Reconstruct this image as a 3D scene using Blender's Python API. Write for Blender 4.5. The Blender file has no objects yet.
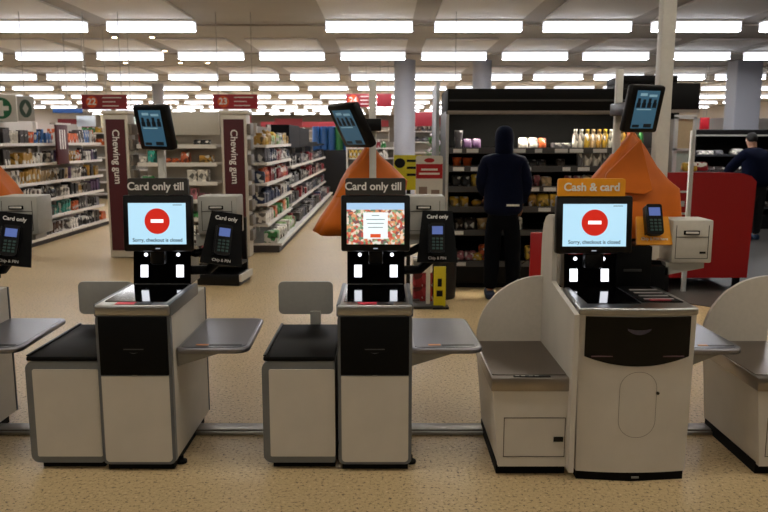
import bpy, bmesh, math, random
from mathutils import Vector, Matrix
random.seed(11)
R = math.radians
scene = bpy.context.scene
COL = scene.collection

# ---------------------------------------------------------------- camera, world, exposure
cam_d = bpy.data.cameras.new('camera'); cam = bpy.data.objects.new('camera', cam_d); COL.objects.link(cam)
cam_d.sensor_width = 36; cam_d.lens = 35.0; cam_d.clip_end = 200
cam.location = (0, 0, 1.65); cam.rotation_euler = (R(90 - 8.83), 0, 0)
cam_d.dof.use_dof = True; cam_d.dof.focus_distance = 3.9; cam_d.dof.aperture_fstop = 4.0
scene.camera = cam
w = bpy.data.worlds.new('world'); scene.world = w; w.use_nodes = True
w.node_tree.nodes['Background'].inputs[0].default_value = (.9, .95, 1, 1)
w.node_tree.nodes['Background'].inputs[1].default_value = 0.03
scene.view_settings.view_transform = 'Standard'; scene.view_settings.look = 'None'
scene.view_settings.gamma = 1; scene.view_settings.use_curve_mapping = False
scene.view_settings.exposure = 0.9
LIGHT_SIDE = 0.8      # their long sides
LIGHT_FAR = 25.0       # emission of the ceiling light tubes over the shop floor
LIGHT_TILL = 10.0      # the dimmed tubes over the tills

# ---------------------------------------------------------------- materials
def lin(h):
    h = h.lstrip('#'); r = []
    for i in (0, 2, 4):
        c = int(h[i:i+2], 16) / 255
        r.append(c / 12.92 if c <= .04045 else ((c + .055) / 1.055) ** 2.4)
    return (*r, 1)
_m = {}
def mat(hexc, rough=.5, metal=0, spec=.5, noise=0, scale=40, coat=0, name=None):
    key = (hexc, rough, metal, spec, noise, scale, coat)
    if key in _m: return _m[key]
    m = bpy.data.materials.new(name or 'surface_' + hexc.strip('#')); m.use_nodes = True
    nt = m.node_tree; b = nt.nodes['Principled BSDF']
    c = lin(hexc)
    b.inputs['Roughness'].default_value = rough; b.inputs['Metallic'].default_value = metal
    b.inputs['Specular IOR Level'].default_value = spec; b.inputs['Coat Weight'].default_value = coat
    n = nt.nodes.new('ShaderNodeTexNoise'); n.inputs['Scale'].default_value = scale; n.inputs['Detail'].default_value = 3
    t = nt.nodes.new('ShaderNodeTexCoord'); nt.links.new(t.outputs['Object'], n.inputs['Vector'])
    rp = nt.nodes.new('ShaderNodeValToRGB')
    k = max(noise, .03)
    rp.color_ramp.elements[0].position = .3; rp.color_ramp.elements[1].position = .7
    rp.color_ramp.elements[0].color = tuple(x * (1 - k) for x in c[:3]) + (1,)
    rp.color_ramp.elements[1].color = tuple(min(1, x * (1 + k)) for x in c[:3]) + (1,)
    nt.links.new(n.outputs['Fac'], rp.inputs['Fac']); nt.links.new(rp.outputs['Color'], b.inputs['Base Color'])
    _m[key] = m
    return m
def emit(hexc, s, name='lit'):
    key = (hexc, s, 'e')
    if key in _m: return _m[key]
    m = bpy.data.materials.new(name); m.use_nodes = True; nt = m.node_tree
    b = nt.nodes['Principled BSDF']; c = lin(hexc)
    b.inputs['Base Color'].default_value = tuple(x * .5 for x in c[:3]) + (1,); b.inputs['Roughness'].default_value = .3
    b.inputs['Emission Color'].default_value = c; b.inputs['Emission Strength'].default_value = s
    _m[key] = m
    return m
def brushed(hexc, rough=.28):
    m = bpy.data.materials.new('brushed_metal'); m.use_nodes = True; nt = m.node_tree; b = nt.nodes['Principled BSDF']
    b.inputs['Metallic'].default_value = 1; b.inputs['Roughness'].default_value = rough
    t = nt.nodes.new('ShaderNodeTexCoord'); mp = nt.nodes.new('ShaderNodeMapping'); mp.inputs['Scale'].default_value = (2, 120, 120)
    n = nt.nodes.new('ShaderNodeTexNoise'); n.inputs['Scale'].default_value = 6
    nt.links.new(t.outputs['Object'], mp.inputs[0]); nt.links.new(mp.outputs[0], n.inputs['Vector'])
    rp = nt.nodes.new('ShaderNodeValToRGB'); c = lin(hexc)
    rp.color_ramp.elements[0].color = tuple(x * .8 for x in c[:3]) + (1,); rp.color_ramp.elements[1].color = c
    nt.links.new(n.outputs['Fac'], rp.inputs[0]); nt.links.new(rp.outputs[0], b.inputs['Base Color'])
    return m
def floor_mat(base, dark, light, rough, scale=55):
    m = bpy.data.materials.new('speckled_floor'); m.use_nodes = True; nt = m.node_tree; b = nt.nodes['Principled BSDF']
    t = nt.nodes.new('ShaderNodeTexCoord')
    n = nt.nodes.new('ShaderNodeTexNoise'); n.inputs['Scale'].default_value = scale; n.inputs['Detail'].default_value = 4; n.inputs['Roughness'].default_value = .75
    n2 = nt.nodes.new('ShaderNodeTexNoise'); n2.inputs['Scale'].default_value = .9; n2.inputs['Detail'].default_value = 4
    nt.links.new(t.outputs['Object'], n.inputs['Vector']); nt.links.new(t.outputs['Object'], n2.inputs['Vector'])
    rp = nt.nodes.new('ShaderNodeValToRGB'); e = rp.color_ramp.elements
    e[0].position = .38; e[0].color = lin(dark); e[1].position = .68; e[1].color = lin(light)
    a = e.new(.44); a.color = lin(base); a = e.new(.58); a.color = lin(base)
    mx = nt.nodes.new('ShaderNodeMixRGB'); mx.blend_type = 'MULTIPLY'; mx.inputs[0].default_value = .35
    r2 = nt.nodes.new('ShaderNodeValToRGB'); r2.color_ramp.elements[0].position = .3; r2.color_ramp.elements[1].position = .7
    r2.color_ramp.elements[0].color = (.7, .68, .66, 1); r2.color_ramp.elements[1].color = (1, 1, 1, 1)
    nt.links.new(n.outputs['Fac'], rp.inputs[0]); nt.links.new(n2.outputs['Fac'], r2.inputs[0])
    nt.links.new(rp.outputs[0], mx.inputs[1]); nt.links.new(r2.outputs[0], mx.inputs[2])
    nt.links.new(mx.outputs[0], b.inputs['Base Color'])
    b.inputs['Roughness'].default_value = rough
    return m

CREAM = mat('#cdc6bb', .45, noise=.04, scale=6, name='cream_laminate')
CREAM_SIDE = mat('#cac4ba', .5, noise=.04, scale=6)
GREYTRIM = mat('#6c7076', .4, .4, name='grey_trim')
ALU = brushed('#b9b9b9', .3)
STEEL = brushed('#a49c94', .33)
TRAYM = brushed('#94939a', .34)
BLACK = mat('#040406', .35, spec=.3, name='black_plastic')
MATTE = mat('#040405', .6, spec=.15)
GLOSS = mat('#020203', .07, spec=.3, name='black_glass')
PLINTH = mat('#050404', .7, spec=.15)
DGREY = mat('#33312f', .5)
LGREY = mat('#a9a69e', .5)
WHITE = mat('#d8d4cb', .5)
SHELFW = mat('#d9d3cb', .45)
ORANGE = mat('#d2690f', .55, noise=.12, scale=5, name='orange_fabric')
ORSIGN = mat('#ec9c16', .5)
RED = mat('#aa0912', .45)
MAROON = mat('#4a0f1a', .5)
LETTER = mat('#e9e6e0', .5)

# ---------------------------------------------------------------- mesh kit
def B(): return bmesh.new()
def _new(bm, before): return [v for v in bm.verts if v not in before]
def box(bm, x0, x1, y0, y1, z0, z1, bev=0, seg=2):
    r = bmesh.ops.create_cube(bm, size=1)
    vs = r['verts']
    for v in vs:
        v.co = Vector(((x0 + x1) / 2 + v.co.x * (x1 - x0), (y0 + y1) / 2 + v.co.y * (y1 - y0), (z0 + z1) / 2 + v.co.z * (z1 - z0)))
    if bev:
        es = list({e for v in vs for e in v.link_edges})
        bmesh.ops.bevel(bm, geom=es, offset=bev, segments=seg, affect='EDGES', profile=.5)
    return bm
def prism(bm, pts, a0, a1, axis='y'):
    """polygon pts extruded from a0 to a1 along axis; pts are (x,z) for y, (y,z) for x, (x,y) for z"""
    def P(p, a):
        return (p[0], a, p[1]) if axis == 'y' else ((a, p[0], p[1]) if axis == 'x' else (p[0], p[1], a))
    f = [bm.verts.new(P(p, a0)) for p in pts]; g = [bm.verts.new(P(p, a1)) for p in pts]
    n = len(pts)
    bm.faces.new(f); bm.faces.new(g[::-1])
    for i in range(n): bm.faces.new((f[i], g[i], g[(i + 1) % n], f[(i + 1) % n]))
    bmesh.ops.recalc_face_normals(bm, faces=bm.faces[:])
    return bm
def rrect(x0, x1, z0, z1, r, n=6):
    if not isinstance(r, (tuple, list)): r = (r,) * 4      # bl, br, tr, tl
    out = []
    for (cx, cz, a, rr) in ((x0 + r[0], z0 + r[0], 180, r[0]), (x1 - r[1], z0 + r[1], 270, r[1]), (x1 - r[2], z1 - r[2], 0, r[2]), (x0 + r[3], z1 - r[3], 90, r[3])):
        for k in range(n + 1):
            t = R(a + 90 * k / n); out.append((cx + rr * math.cos(t), cz + rr * math.sin(t)))
            if rr == 0: break
    return out
def lathe(bm, prof, cx=0, cy=0, z0=0, seg=16):
    rings = []
    for r, z in prof:
        rings.append([bm.verts.new((cx + r * math.cos(2 * math.pi * k / seg), cy + r * math.sin(2 * math.pi * k / seg), z0 + z)) for k in range(seg)])
    for a, b in zip(rings, rings[1:]):
        for k in range(seg): bm.faces.new((a[k], a[(k + 1) % seg], b[(k + 1) % seg], b[k]))
    bm.faces.new(rings[0][::-1]); bm.faces.new(rings[-1])
    return bm
def tube(bm, pts, r, seg=10):
    pts = [Vector(p) for p in pts]; rings = []
    for i, p in enumerate(pts):
        d = (pts[min(i + 1, len(pts) - 1)] - pts[max(i - 1, 0)]).normalized()
        u = d.cross(Vector((0, 0, 1)) if abs(d.z) < .9 else Vector((1, 0, 0))).normalized(); v = d.cross(u)
        rings.append([bm.verts.new(p + r * (math.cos(2 * math.pi * k / seg) * u + math.sin(2 * math.pi * k / seg) * v)) for k in range(seg)])
    for a, b in zip(rings, rings[1:]):
        for k in range(seg): bm.faces.new((a[k], a[(k + 1) % seg], b[(k + 1) % seg], b[k]))
    bm.faces.new(rings[0][::-1]); bm.faces.new(rings[-1])
    bmesh.ops.recalc_face_normals(bm, faces=bm.faces[:])
    return bm
def obj(name, bm, m, parent=None, smooth=True):
    me = bpy.data.meshes.new(name); bm.to_mesh(me); bm.free()
    if smooth:
        for p in me.polygons: p.use_smooth = True
        try: me.set_sharp_from_angle(angle=R(35))
        except Exception: pass
    me.materials.append(m)
    o = bpy.data.objects.new(name, me); COL.objects.link(o); o.parent = parent
    return o
def thing(name, label, cat, loc=(0, 0, 0), rz=0, group=None):
    o = bpy.data.objects.new(name, None); COL.objects.link(o); o.empty_display_size = .05
    o.location = loc; o.rotation_euler = (0, 0, rz); o['label'] = label; o['category'] = cat
    if group: o['group'] = group
    return o
def tag(o, label, cat, group=None, kind=None):
    o['label'] = label; o['category'] = cat
    if group: o['group'] = group
    if kind: o['kind'] = kind
    return o
def struct(name, bm, m, smooth=False):
    o = obj(name, bm, m, None, smooth); o['kind'] = 'structure'; return o
def text(name, s, loc, size, m, parent=None, rot=(R(90), 0, 0), bold=.0, ext=.001, align='CENTER', sx=1):
    c = bpy.data.curves.new(name, 'FONT'); c.body = s; c.size = size; c.align_x = align; c.align_y = 'CENTER'
    c.extrude = ext; c.offset = bold; c.materials.append(m)
    tmp = bpy.data.objects.new(name, c); COL.objects.link(tmp)
    dg = bpy.context.evaluated_depsgraph_get(); me = bpy.data.meshes.new_from_object(tmp.evaluated_get(dg)); bpy.data.objects.remove(tmp); bpy.data.curves.remove(c)
    if not me.materials: me.materials.append(m)
    o = bpy.data.objects.new(name, me); COL.objects.link(o); o.location = loc; o.rotation_euler = rot; o.scale = (sx, 1, 1); o.parent = parent
    return o
def dup(root, loc, label=None, group=None, rz=None, scale=None):
    r = root.copy(); COL.objects.link(r); r.location = loc
    if rz is not None: r.rotation_euler = (0, 0, rz)
    if scale is not None: r.scale = scale
    if label: r['label'] = label
    if group: r['group'] = group
    for ch in list(root.children):
        c = ch.copy(); COL.objects.link(c); c.parent = r
        for g in ch.children:
            d = g.copy(); COL.objects.link(d); d.parent = c
    return r

# ---------------------------------------------------------------- the setting
FLOOR = floor_mat('#c4ab80', '#4a3820', '#e6d3ab', .38)
FLOOR_D = floor_mat('#45423f', '#302e2c', '#5a5652', .45, 70)
struct('floor', box(B(), -22, 20, -7, 60, -.1, 0), FLOOR)
o = struct('floor_dark', prism(B(), [(2.6, 7.7), (3.1, 7.45), (3.4, 7.15), (20, 7.0), (20, 24), (2.6, 24)], 0, .004, 'z'), FLOOR_D)
H = 3.65
CEIL = mat('#b0aca8', .75, noise=.03, scale=2, name='ceiling_paint')
struct('ceiling', box(B(), -22, 20, -7, 60, H, H + .1), CEIL)
WALLM = mat('#b9b2aa', .7)
struct('wall_back', box(B(), -22, 20, 60, 60.1, 0, H), mat('#6f675e', .7))
struct('wall_left', box(B(), -22.1, -22, -7, 60, 0, H), WALLM)
struct('wall_right', box(B(), 20, 20.1, -7, 60, 0, H), WALLM)
struct('wall_front', box(B(), -22, 20, -7.1, -7, 0, H), mat('#3a3632', .7))
PX = 1.81
GAPC = mat('#857b70', .8)
X0 = -.966            # left end of one column of fixtures
n = 31
for y in (6.9, 13.3, 17.6, 23.2, 28.5, 33.7, 38.8, 44):
    struct('trim_%d' % n, box(B(), -21.9, 19.9, y - .03, y + .03, H - .06, H - .036), GAPC); n += 1
PILLAR = mat('#a3a4ab', .5, name='pillar_paint')
def pillar(x, y, r, hgt=H):
    bm = B(); lathe(bm, [(r, 0), (r, hgt - .0)], seg=32); o = struct('column', bm, PILLAR, True); o.location = (x, y, 0)
pillar(.53, 19.5, .27); pillar(2.5, 19.5, .24); pillar(-8.0, 27, .2)
struct('column', box(B(), 8.9, 9.55, 19.3, 19.9, 0, H, .02), PILLAR)

# ceiling lights
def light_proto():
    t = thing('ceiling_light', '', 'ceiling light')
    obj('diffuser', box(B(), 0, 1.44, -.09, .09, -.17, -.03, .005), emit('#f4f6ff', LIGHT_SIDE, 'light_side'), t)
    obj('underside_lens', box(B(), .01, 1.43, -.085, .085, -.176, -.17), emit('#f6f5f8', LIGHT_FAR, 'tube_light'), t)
    obj('painted_spill_panel', box(B(), 0, 1.44, -1.9, -.13, .0, .03), mat('#dedcda', .6), t)  # pale panel, its colour stands in for light spilled on the ceiling
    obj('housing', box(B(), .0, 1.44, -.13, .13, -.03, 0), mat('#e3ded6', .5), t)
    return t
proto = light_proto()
ordn = ['first', 'second', 'third', 'fourth', 'fifth', 'sixth', 'seventh', 'eighth', 'ninth', 'tenth', 'eleventh', 'twelfth']
ROWS = [12.85, 17.2, 22.8, 28.1, 33.3, 38.4, 43.6, 49.0, 54.5]
used = False
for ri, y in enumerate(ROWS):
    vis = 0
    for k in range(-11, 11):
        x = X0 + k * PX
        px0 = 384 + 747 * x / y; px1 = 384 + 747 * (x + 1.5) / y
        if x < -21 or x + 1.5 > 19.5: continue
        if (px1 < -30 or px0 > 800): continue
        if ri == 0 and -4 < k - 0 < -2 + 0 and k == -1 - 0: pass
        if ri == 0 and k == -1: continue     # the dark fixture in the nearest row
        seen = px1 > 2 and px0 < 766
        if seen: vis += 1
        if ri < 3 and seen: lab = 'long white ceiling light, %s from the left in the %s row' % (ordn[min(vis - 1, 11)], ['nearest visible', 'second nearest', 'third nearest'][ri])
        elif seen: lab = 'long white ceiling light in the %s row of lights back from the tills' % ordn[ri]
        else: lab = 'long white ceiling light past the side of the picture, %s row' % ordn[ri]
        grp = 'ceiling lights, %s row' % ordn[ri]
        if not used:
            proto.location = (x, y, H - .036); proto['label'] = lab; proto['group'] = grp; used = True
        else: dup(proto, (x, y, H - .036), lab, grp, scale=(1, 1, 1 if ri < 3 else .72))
# rows over and behind the tills (out of frame), the same fixtures
tproto = None
for y in (8.3, 3.0, -2.4):
    for k in range(-4, 5):
        x = X0 + k * PX; 
        if tproto is None:
            tproto = thing('ceiling_light', '', 'ceiling light')
            obj('diffuser', box(B(), 0, 1.44, -.09, .09, -.17, -.03, .005), emit('#fbf6ec', LIGHT_SIDE, 'light_side'), tproto)
            obj('underside_lens', box(B(), .01, 1.43, -.085, .085, -.176, -.17), emit('#fbf5e8', LIGHT_TILL, 'till_light'), tproto)
            obj('housing', box(B(), .0, 1.44, -.13, .13, -.03, 0), mat('#e3ded6', .5), tproto)
            q = tproto
        else: q = dup(tproto, (0, 0, 0))
        q.location = (x, y, H - .036)
        q['label'] = 'long white ceiling light above the tills, out of the picture'; q['group'] = 'ceiling lights over the tills'

# downlights
dl = None
for i, (x, y) in enumerate([(-5.35, 13.75), (-4.65, 13.75), (-5.17, 14.8), (-4.45, 14.8), (-4.85, 17.0), (-5.2, 19.6), (-4.5, 19.6), (5.25, 14.1), (-6.6, 19.6), (-5.2, 10.3), (-4.6, 10.4)]):
    if dl is None:
        dl = thing('downlight', '', 'spotlight')
        lathe_b = lathe(B(), [(.05, -.02), (.085, -.015), (.09, 0)], seg=20); obj('rim', lathe_b, mat('#8c8378', .4), dl)
        obj('lamp', lathe(B(), [(.045, -.026), (.048, -.019)], seg=16), emit('#ffe2b0', 14), dl); q = dl
    else: q = dup(dl, (0, 0, 0))
    q.location = (x, y, H - .036)
    q['label'] = ['warm ceiling spotlight behind the nearest light row, further left of a pair', 'warm ceiling spotlight behind the nearest light row, nearer the middle of a pair',
        'ceiling spotlight between the first two light rows, left of the lower pair', 'ceiling spotlight between the first two light rows, right of the lower pair',
        'small spotlight close behind the second light row above the left aisle', 'faint spotlight above the left gum post, left of a far pair', 'faint spotlight above the tilted screen, right of a far pair',
        'lone ceiling spotlight on the right, near the tall pale pole', 'faint far spotlight above the aisle 22 sign', 'bright spotlight at the top edge of the picture, left one', 'bright spotlight at the top edge of the picture, right one'][i]
    q['group'] = 'ceiling spotlights'
vent = obj('ceiling_vent', box(B(), -.5, .5, -.05, .05, -.02, 0, .004), mat('#4b443d', .6)); vent.location = (-3.9, 11.7, H); vent.rotation_euler = (0, 0, R(-28))
tag(vent, 'thin dark slanted grille in the ceiling above the left aisle', 'vent')

# ---------------------------------------------------------------- tills
SCREEN_BLUE = emit('#b4def5', .50, 'screen_blue')
SCR_RED = emit('#d42a1c', .4, 'screen_red')
SCR_WHITE = emit('#ffffff', .6, 'screen_white')
SCR_DARK = emit('#1d3a4a', .25, 'screen_dark')
def veg_mat():
    m = bpy.data.materials.new('screen_vegetables'); m.use_nodes = True; nt = m.node_tree; b = nt.nodes['Principled BSDF']
    t = nt.nodes.new('ShaderNodeTexCoord'); v = nt.nodes.new('ShaderNodeTexVoronoi'); v.inputs['Scale'].default_value = 75
    nt.links.new(t.outputs['Object'], v.inputs['Vector'])
    s = nt.nodes.new('ShaderNodeSeparateColor'); nt.links.new(v.outputs['Color'], s.inputs[0])
    rp = nt.nodes.new('ShaderNodeValToRGB'); rp.color_ramp.interpolation = 'CONSTANT'
    cols = ['#e07a55', '#9fb587', '#f4ece0', '#cf5a4c', '#eba677', '#6f8a70', '#f7dcc4', '#8a5a58']
    e = rp.color_ramp.elements; e[0].color = lin(cols[0]); e[1].position = .125; e[1].color = lin(cols[1])
    for i, c in enumerate(cols[2:]):
        k = e.new((i + 2) / 8); k.color = lin(c)
    nt.links.new(s.outputs[0], rp.inputs[0]); nt.links.new(rp.outputs[0], b.inputs['Emission Color'])
    b.inputs['Emission Strength'].default_value = .5; b.inputs['Base Color'].default_value = (0, 0, 0, 1)
    return m
VEG = veg_mat()
def monitor(parent, x, y, z0, wid, hgt, mode, tilt=-4):
    mo = obj('monitor', box(B(), -wid / 2, wid / 2, -.02, .03, 0, hgt, .012), BLACK, parent)
    mo.location = (x, y, z0); mo.rotation_euler = (R(tilt), 0, 0)
    sw, s0, s1 = wid * .83 / 2, hgt * .13, hgt * .86 + .0
    f = -.0215
    if mode == 'veg':
        obj('screen', prism(B(), [(-sw, s0), (sw, s0), (sw, s1), (-sw, s1)], f - .001, f), VEG, mo)
        bar = obj('screen_banner', box(B(), -sw, sw, f - .0018, f - .001, s1 - .035, s1), emit('#9fc0e0', .55), mo)
        obj('screen_window', box(B(), -.066, .066, f - .003, f - .0018, s0 + .03, s1 - .05), emit('#e6f2f4', .55), mo)
        bm = B()
        for i, ww in enumerate((.02, .05, .045, .04)): box(bm, -ww, ww, f - .0036, f - .003, s1 - .068 - i * .021, s1 - .064 - i * .021)
        obj('screen_text', bm, emit('#7d8f95', .4), mo, False)
        obj('screen_button', box(B(), -.028, .028, f - .0036, f - .003, s0 + .036, s0 + .055), emit('#d9532b', .5), mo)
    else:
        obj('screen', prism(B(), [(-sw, s0), (sw, s0), (sw, s1), (-sw, s1)], f - .001, f), SCREEN_BLUE, mo)
        zc = s0 + (s1 - s0) * .56
        bm = B(); prism(bm, [(.068 * math.cos(R(a)), zc + .068 * math.sin(R(a))) for a in range(0, 360, 10)], f - .002, f - .001)
        obj('no_entry_symbol', bm, SCR_RED, mo)
        obj('symbol_bar', box(B(), -.034, .034, f - .003, f - .002, zc - .008, zc + .010), SCR_WHITE, mo)
        text('screen_text', 'Sorry, checkout is closed', (0, f - .0015, s0 + .022), .0265, SCR_DARK, mo, ext=.0004, bold=.0004)
        obj('screen_note', box(B(), sw - .07, sw - .02, f - .0016, f - .001, s1 - .012, s1 - .009), SCR_DARK, mo, False)
    obj('status_light', box(B(), -.012, .012, f - .001, f + .004, .014, .019), emit('#9aa4b0', .5), mo, False)
    return mo
def till_sign(parent, x, y, z0, wid, hgt, s, m):
    sg = obj('sign_board', prism(B(), rrect(-wid / 2, wid / 2, 0, hgt, (.0, .0, .012, .012)), -.012, .012), m, parent)
    sg.location = (x, y, z0)
    text('sign_lettering', s, (-.012 if 'Card o' in s else 0, -.0135, hgt * .5), .058, LETTER, sg, bold=.0013, sx=1.0)
    return sg
def printer(parent, x, y, z0, ww=.225, hh=.215, m=LGREY):
    p = obj('receipt_printer', box(B(), -ww / 2, ww / 2, 0, .19, 0, hh, .008), m, parent); p.location = (x, y, z0)
    obj('slot', box(B(), -.05, .035, -.004, .004, hh * .66, hh * .76, .002), BLACK, p)
    obj('slot_lip', box(B(), -.04, .026, -.014, 0, hh * .69, hh * .735, .002), WHITE, p)
    bm = B()
    for (a, b, c, d) in ((-.09, .085, .60 * hh, .615 * hh), (-.09, .085, .1 * hh, .112 * hh), (-.09, -.087, .1 * hh, .88 * hh), (.082, .085, .1 * hh, .88 * hh)): box(bm, a, b, -.0015, .001, c, d)
    obj('cover_seam', bm, DGREY, p, False)
    obj('badge', box(B(), .04, .072, -.003, 0, hh * .22, hh * .27), BLACK, p, False)
    br = B(); prism(br, [(-ww / 2 - .02, -.07), (ww / 2 - .03, -.03), (ww / 2 - .03, 0), (-ww / 2 - .02, 0)], .02, .16); obj('bracket', br, LGREY, p)
    return p
def pinpad(parent, x, y, z0, rz=0, plate=MATTE, text_s='', tilt=-18, hh=.29):
    h = obj('pin_pad_holder', prism(B(), [(-.115 if hh > .2 else -.095, 0), (.115 if hh > .2 else .095, 0), (.085, hh), (-.085, hh)], 0, .02), plate, parent)
    h.location = (x, y, z0); h.rotation_euler = (R(tilt), 0, rz)
    k = obj('pin_pad', prism(B(), rrect(-.042, .042, .045, .215, (.02, .02, .012, .012)), -.035, -.001), BLACK, h)
    obj('pin_pad_screen', box(B(), -.03, .03, -.0375, -.035, .15, .195), emit('#5a6fb0', .35), h, False)
    bm = B()
    for r_ in range(4):
        for c_ in range(3): box(bm, -.03 + c_ * .022, -.014 + c_ * .022, -.039, -.035, .065 + r_ * .018, .077 + r_ * .018, .002, 1)
    obj('keypad', bm, mat('#35524f', .4), h)
    obj('pin_pad_shield', box(B(), -.052, -.042, -.05, -.001, .05, .2, .003), BLACK, h)
    if text_s:
        text('holder_lettering', text_s, (0, -.002, .255), .03, LETTER, h, bold=.0006)
        text('holder_lettering', 'Chip & PIN', (0, -.002, .022), .022, LETTER, h, bold=.0004)
    return h
def tray(parent, x, y, z, ws=1.06):
    """shelf on the right of the till; x = its left edge"""
    pts = rrect(0, .33, -.33, .33, (.03, .07, .05, .02), 8)
    pts = [(px + (.02 if py < 0 and px > .2 else 0), py) for px, py in pts]
    t = obj('side_tray', prism(B(), pts, -.028, 0, 'z'), TRAYM, parent); t.location = (x, y, z); t.scale = (ws, 1, 1)
    md = t.modifiers.new('b', 'BEVEL'); md.width = .008; md.segments = 2
    ins = [(.165 + (a - .165) * .9, b * .93) for a, b in pts]
    obj('tray_inlay', prism(B(), ins, 0, .002, 'z'), mat('#5f6068', .28, .8), t)
    obj('tray_sticker', box(B(), .085, .145, -.275, -.255, .002, .004), mat('#d98a50', .5), t, False)
    obj('tray_slot', box(B(), .15, .31, -.275, -.258, .002, .004), BLACK, t, False)
    br = B(); prism(br, [(-.0, -.10), (-.0, -.028), (.22, -.028)], -.30, .10); obj('tray_bracket', br, mat('#8d8a84', .5, .3), t)
    return t
def tower(parent, x, y, z0, wid, hgt):
    bm = B(); prism(bm, [(0, 0), (.03, hgt), (.2, hgt), (.2, 0)], -wid / 2, wid / 2, 'x')
    tw = obj('scanner_tower', bm, GLOSS, parent); tw.location = (x, y, z0)
    a = math.atan2(.03, hgt)
    for s in (-1, 1):
        l = obj('scanner_lamp', box(B(), -.021, .021, -.002, .002, -.034, .034, .001, 1), emit('#f3f6ff', 1.3, 'scanner_lamp'), tw)
        l.location = (s * wid * .31, .4 * .03 - .001, hgt * .36); l.rotation_euler = (-a, 0, 0)
        l = obj('indicator_lamp', lathe(B(), [(.0105, -.002), (.0105, .002)], seg=14), emit('#f3f6ff', 1.1, 'lamp'), tw)
        l.location = (s * wid * .28, .78 * .03 - .002, hgt * .8); l.rotation_euler = (R(90), 0, 0)
    obj('warning_strip', box(B(), -wid * .42, wid * .42, .022, .031, hgt * .925, hgt * .945), emit('#8c1a12', .3), tw, False)
    obj('scanner_edge', box(B(), -wid * .47, wid * .47, -.005, .004, 0, .006), ALU, tw, False)
    return tw

def card_till(name_label, X, mode, shift=0, pp=True, Yf=3.56, pr=(.30, .70), pin=(.36, .55, -.1), ysc=.73, mx=0):
    t = thing('self_checkout_till', name_label, 'checkout', (X, Yf, 0), 0, 'card only self checkouts')
    obj('plinth', box(B(), -.17, .17, .02, .66, 0, .045), PLINTH, t, False)
    obj('foot', lathe(B(), [(.03, 0), (.03, .012), (.012, .02), (.012, .04)], .185, .1, 0, 12), PLINTH, t)
    obj('cabinet', box(B(), -.183, .183, .012, ysc, .045, .80, .004), CREAM_SIDE, t)
    bm = B(); prism(bm, rrect(-.187, .187, .035, .81, .03), -.002, .03); obj('front_frame', bm, GREYTRIM, t)
    obj('back_frame', box(B(), -.187, .187, ysc - .0, ysc + .015, .045, .80, .004), GREYTRIM, t)
    bm = B(); prism(bm, rrect(-.17, .17, .05, .497, (.02, .02, .0, .0)), -.008, .01); obj('front_door', bm, CREAM, t)
    dp = obj('upper_panel', box(B(), -.172, .172, -.010, .01, .503, .797, .003), MATTE, t)
    obj('panel_mark', prism(B(), [(-.05, .632), (.05, .632), (.05, .637), (-.05, .637)], -.0112, -.0098), mat('#3a3a3c', .5), dp, False)
    obj('panel_mark', prism(B(), [(-.02, .618), (0, .612), (.02, .618), (0, .615)], -.0112, -.0098), mat('#4a4a4c', .5), dp, False)
    obj('latch', box(B(), -.012, .012, -.013, -.008, .497, .503), ALU, t, False)
    # counter
    bm = B(); box(bm, -.188, .188, -.012, .53, .80, .858, .014, 3); obj('counter_top', bm, ALU, t)
    obj('scanner_glass', prism(B(), rrect(-.158, .158, .055, .50, .012), .858, .861, 'z'), GLOSS, t)
    obj('label_strip', box(B(), -.085, .01, .0, .045, .858, .8605), mat('#d8304a', .5), t, False)
    obj('label_strip', box(B(), .012, .095, .0, .045, .858, .8605), BLACK, t, False)
    for s in (-1, 1): obj('side_rail', box(B(), s * .180 - .012, s * .180 + .012, .0, .55, .795, .859, .006), GREYTRIM, t)
    tower(t, 0, .51, .858, .325, .205)
    monitor(t, mx, .39, 1.062, .375, .30, mode)
    till_sign(t, mx * 1.3, .405, 1.363, .325, .088, 'Card only till', DGREY)
    obj('rear_arm', box(B(), -.04, .04, .44, .5, .98, 1.3, .01), BLACK, t)
    tray(t, .187, .40, .615)
    p = printer(t, pr[0], pr[1], 1.125)
    bm = B(); tube(bm, [(.10, .62, 1.0), (.2, .66, 1.02), (pr[0], pr[1] + .06, 1.06)], .022); obj('printer_arm', bm, MATTE, t)
    hd = pinpad(t, pin[0], pin[1], .985, pin[2], MATTE, 'Card only')
    hd.rotation_euler.y = pin[3] if len(pin) > 3 else 0; t.scale = (.98, 1, 1)
    bm = B(); tube(bm, [(.15, .56, .93), (.25, .58, .93), (pin[0], pin[1] + .05, 1.02)], .026); obj('pin_pad_arm', bm, MATTE, t)
    return t
t1 = card_till('card only self checkout showing a red no entry screen, beside the display turned face on', -1.230, 'closed', pr=(.305, .6), pin=(.355, .42, R(12), R(9)), mx=.028)
t2 = card_till('card only self checkout with a colourful vegetable picture on its screen', -.045, 'veg', pr=(.28, .6), pin=(.345, .5, R(-3)))
t0 = card_till('card only self checkout at the left edge, mostly out of the picture', -2.385, 'closed', pr=(.345, .6), pin=(.37, .40, R(14), R(8)))

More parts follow.
